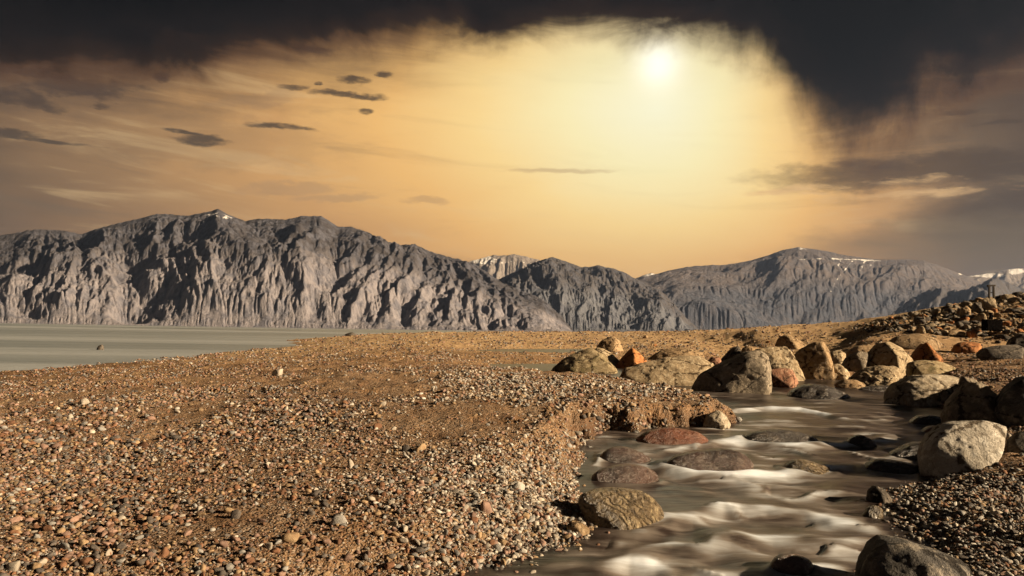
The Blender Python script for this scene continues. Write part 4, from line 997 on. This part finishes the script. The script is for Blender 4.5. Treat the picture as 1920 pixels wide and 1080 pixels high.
gravel_object('rubble', np.stack([xx[sel], yy[sel], zz[sel] + s0 * .2], -1), np.stack([g2.normal(0, .4, ns), g2.normal(0, .4, ns), g2.uniform(0, 6.3, ns)], -1),
              s0[:, None] * np.stack([g2.uniform(1, 1.7, ns), np.ones(ns), g2.uniform(.6, 1.1, ns)], -1), g2.choice(20, ns, p=np.repeat([.27, .22, .34, .12, .05], 4) / 4), 'small broken stones filling the rubble slope at the right', 'rubble', rubcol)
# loose stones on the flats below the rubble and behind the boulders
fl_label = 'small loose stone on the sandy flat behind the boulders'
cnt = 0
while cnt < 90:
    u = g2.uniform(1180, 1915); v = g2.uniform(632, 690)
    if u < 1350 and v > 668: continue
    x, y = hit_ground(u, v)
    z, sd = ground_z(np.array([x]), np.array([y]))
    if sd[0] < .3 or any(math.hypot(x - a, y - b) < c for a, b, c in ROCK_AT): continue
    s = g2.uniform(2.5, 7.5) * y / F
    mk = g2.choice(['tan', 'grey', 'dark', 'pale', 'orange'], p=[.42, .12, .22, .14, .10])
    nmz = dict(tan='tan', grey='grey', dark='dark', pale='pale', orange='rusty')[mk]
    j_ = int(g2.integers(4)); zz_ = 'behind the long pale boulder' if u < 1350 else ('behind the largest stream boulder' if u < 1480 else ('behind the tall angular boulder' if u < 1610 else ('around the split tan boulder' if u < 1710 else ('near the right orange pyramid' if u < 1800 else 'below the rubble slope'))))
    o = link('loose_stone', RUB[mk, j_], None, f"{'tiny' if s * F / y < 4.5 else 'small'} {('low', 'blocky', 'flat', 'upright')[j_]} {nmz} loose stone {zz_}", 'stone', None, 'loose stones on the sandy flat', (x, y, z[0] + s * .1))
    o.scale = (s * g2.uniform(1, 1.7), s, s * g2.uniform(.5, .9)); o.rotation_euler = (g2.normal(0, .2), g2.normal(0, .2), g2.uniform(0, 6.3))
    cnt += 1

# marker frame on the crest of the rubble, its stone footing, block and leaning stone
def box_mesh(name, w, d, h, mat, bev=.02, jit=.01, seed=0):
    bm = bmesh.new(); bmesh.ops.create_cube(bm, size=1)
    bmesh.ops.scale(bm, vec=(w, d, h), verts=bm.verts); bmesh.ops.translate(bm, vec=(0, 0, h / 2), verts=bm.verts)
    bmesh.ops.bevel(bm, geom=bm.edges[:], offset=min(bev, w * .3, d * .3, h * .3), segments=2, affect='EDGES')
    rr = random.Random(seed)
    for v in bm.verts: v.co += Vector([rr.uniform(-jit, jit) for _ in range(3)])
    me = bpy.data.meshes.new(name); bm.to_mesh(me); bm.free(); me.materials.append(mat)
    return me
def wood_mat():
    mt, t, b = new_mat('weathered_wood')
    tc = t.new('ShaderNodeTexCoord').outputs['Object']
    n = t.noise(t.vmul(tc, (14, 14, 1.5)), 2.0, 5, .6)
    t.put(b.inputs['Base Color'], t.mix(t.smooth(n, .3, .7), (.014, .010, .008), (.04, .03, .021))); b.inputs['Roughness'].default_value = .9
    t.put(b.inputs['Normal'], t.bump(n, .4, .02))
    return mt
WOOD = wood_mat()
def at_dist(u, v, y):
    d = ray(u, v); k = y / d[1]; return np.array([d[0] * k, y, CAMZ + d[2] * k])
FY = 54.0
foot = at_dist(1859, 571, FY)
mf = bpy.data.objects.new('marker_frame', None); COL.objects.link(mf); mf.location = foot; mf.empty_display_size = .2
mf['label'] = 'wooden marker frame of two posts and a crossbar on the rubble crest'; mf['category'] = 'marker'
pxm = FY / F
for dx in (-4.6, 4.6):
    p_ = link('post', box_mesh('post', 3.0 * pxm, 3.0 * pxm, 34 * pxm, WOOD, .012, .006, int(dx * 10)), parent=mf); p_.location = (dx * pxm, 0, 0); p_.rotation_euler = (0, .03 if dx < 0 else -.01, 0)
cb = link('crossbar', box_mesh('crossbar', 15 * pxm, 3.4 * pxm, 3.0 * pxm, WOOD, .012, .006, 3), parent=mf); cb.location = (0, 0, 34 * pxm); cb.rotation_euler = (0, -.04, 0)
cb2 = link('brace', box_mesh('brace', 8.0 * pxm, 1.6 * pxm, 1.6 * pxm, WOOD, .01, .005, 4), parent=mf); cb2.location = (0, .03, 22 * pxm)
B('pale block of rock at the foot of the marker frame', [(1840,577),(1842,562),(1855,558),(1866,560),(1870,577)], 'pale', p=16, seed=61, at=(foot[0] - .1, FY - .5), sub=4, cat='rock', name='footing_rock')
B('rounded tan rock standing on the rubble crest left of the marker', [(1800,590),(1803,578),(1812,573),(1820,579),(1821,591)], 'tan', p=8, seed=62, at=tuple(at_dist(1810, 590, 52)[:2]), sub=4, cat='rock', name='crest_rock')
B('brown block on the rubble crest just left of the marker footing', [(1826,577),(1827,567),(1840,567),(1841,578)], 'dark', p=22, seed=63, at=tuple(at_dist(1833, 577, 53)[:2]), sub=4, cat='rock', name='crest_rock')
bb = at_dist(1860, 617, 45.5); px2 = 45.5 / F
db = bpy.data.objects.new('dark_box', None); COL.objects.link(db); db.location = bb - np.array([0, 0, .1]); db['label'] = 'dark square box with a short post on the rubble slope'; db['category'] = 'box'
BLK = rock_mat('black_painted_box', (.003, .002, .002), (.004, .003, .003), (.005, .004, .004)); BLK.node_tree.nodes['Principled BSDF'].inputs['Specular IOR Level'].default_value = .02
link('body', box_mesh('body', 30 * px2, 20 * px2, 18 * px2 + .1, BLK, .03, .01, 5), parent=db)
st_ = link('post', box_mesh('post', 5 * px2, 5 * px2, 13 * px2, BLK, .02, .006, 6), parent=db); st_.location = (-1.5 * px2, 0, 18 * px2 + .1 + .002)
ls = at_dist(1733, 597, 50.0); px3 = 50 / F
o = link('leaning_stone', box_mesh('leaning_stone', 4 * px3, 4 * px3, 13 * px3, RM['white'], .05, .02, 8), None, 'narrow white stone leaning on the rubble crest', 'stone', None, None, ls - np.array([0, 0, .05])); o.rotation_euler = (0, -.35, .2)
B('flat dark slab on the crest beside the leaning white stone', [(1714,602),(1716,594),(1732,594),(1736,603)], 'dark', p=20, seed=64, at=tuple(at_dist(1725, 602, 50)[:2]), sub=3, cat='rock', name='crest_rock')
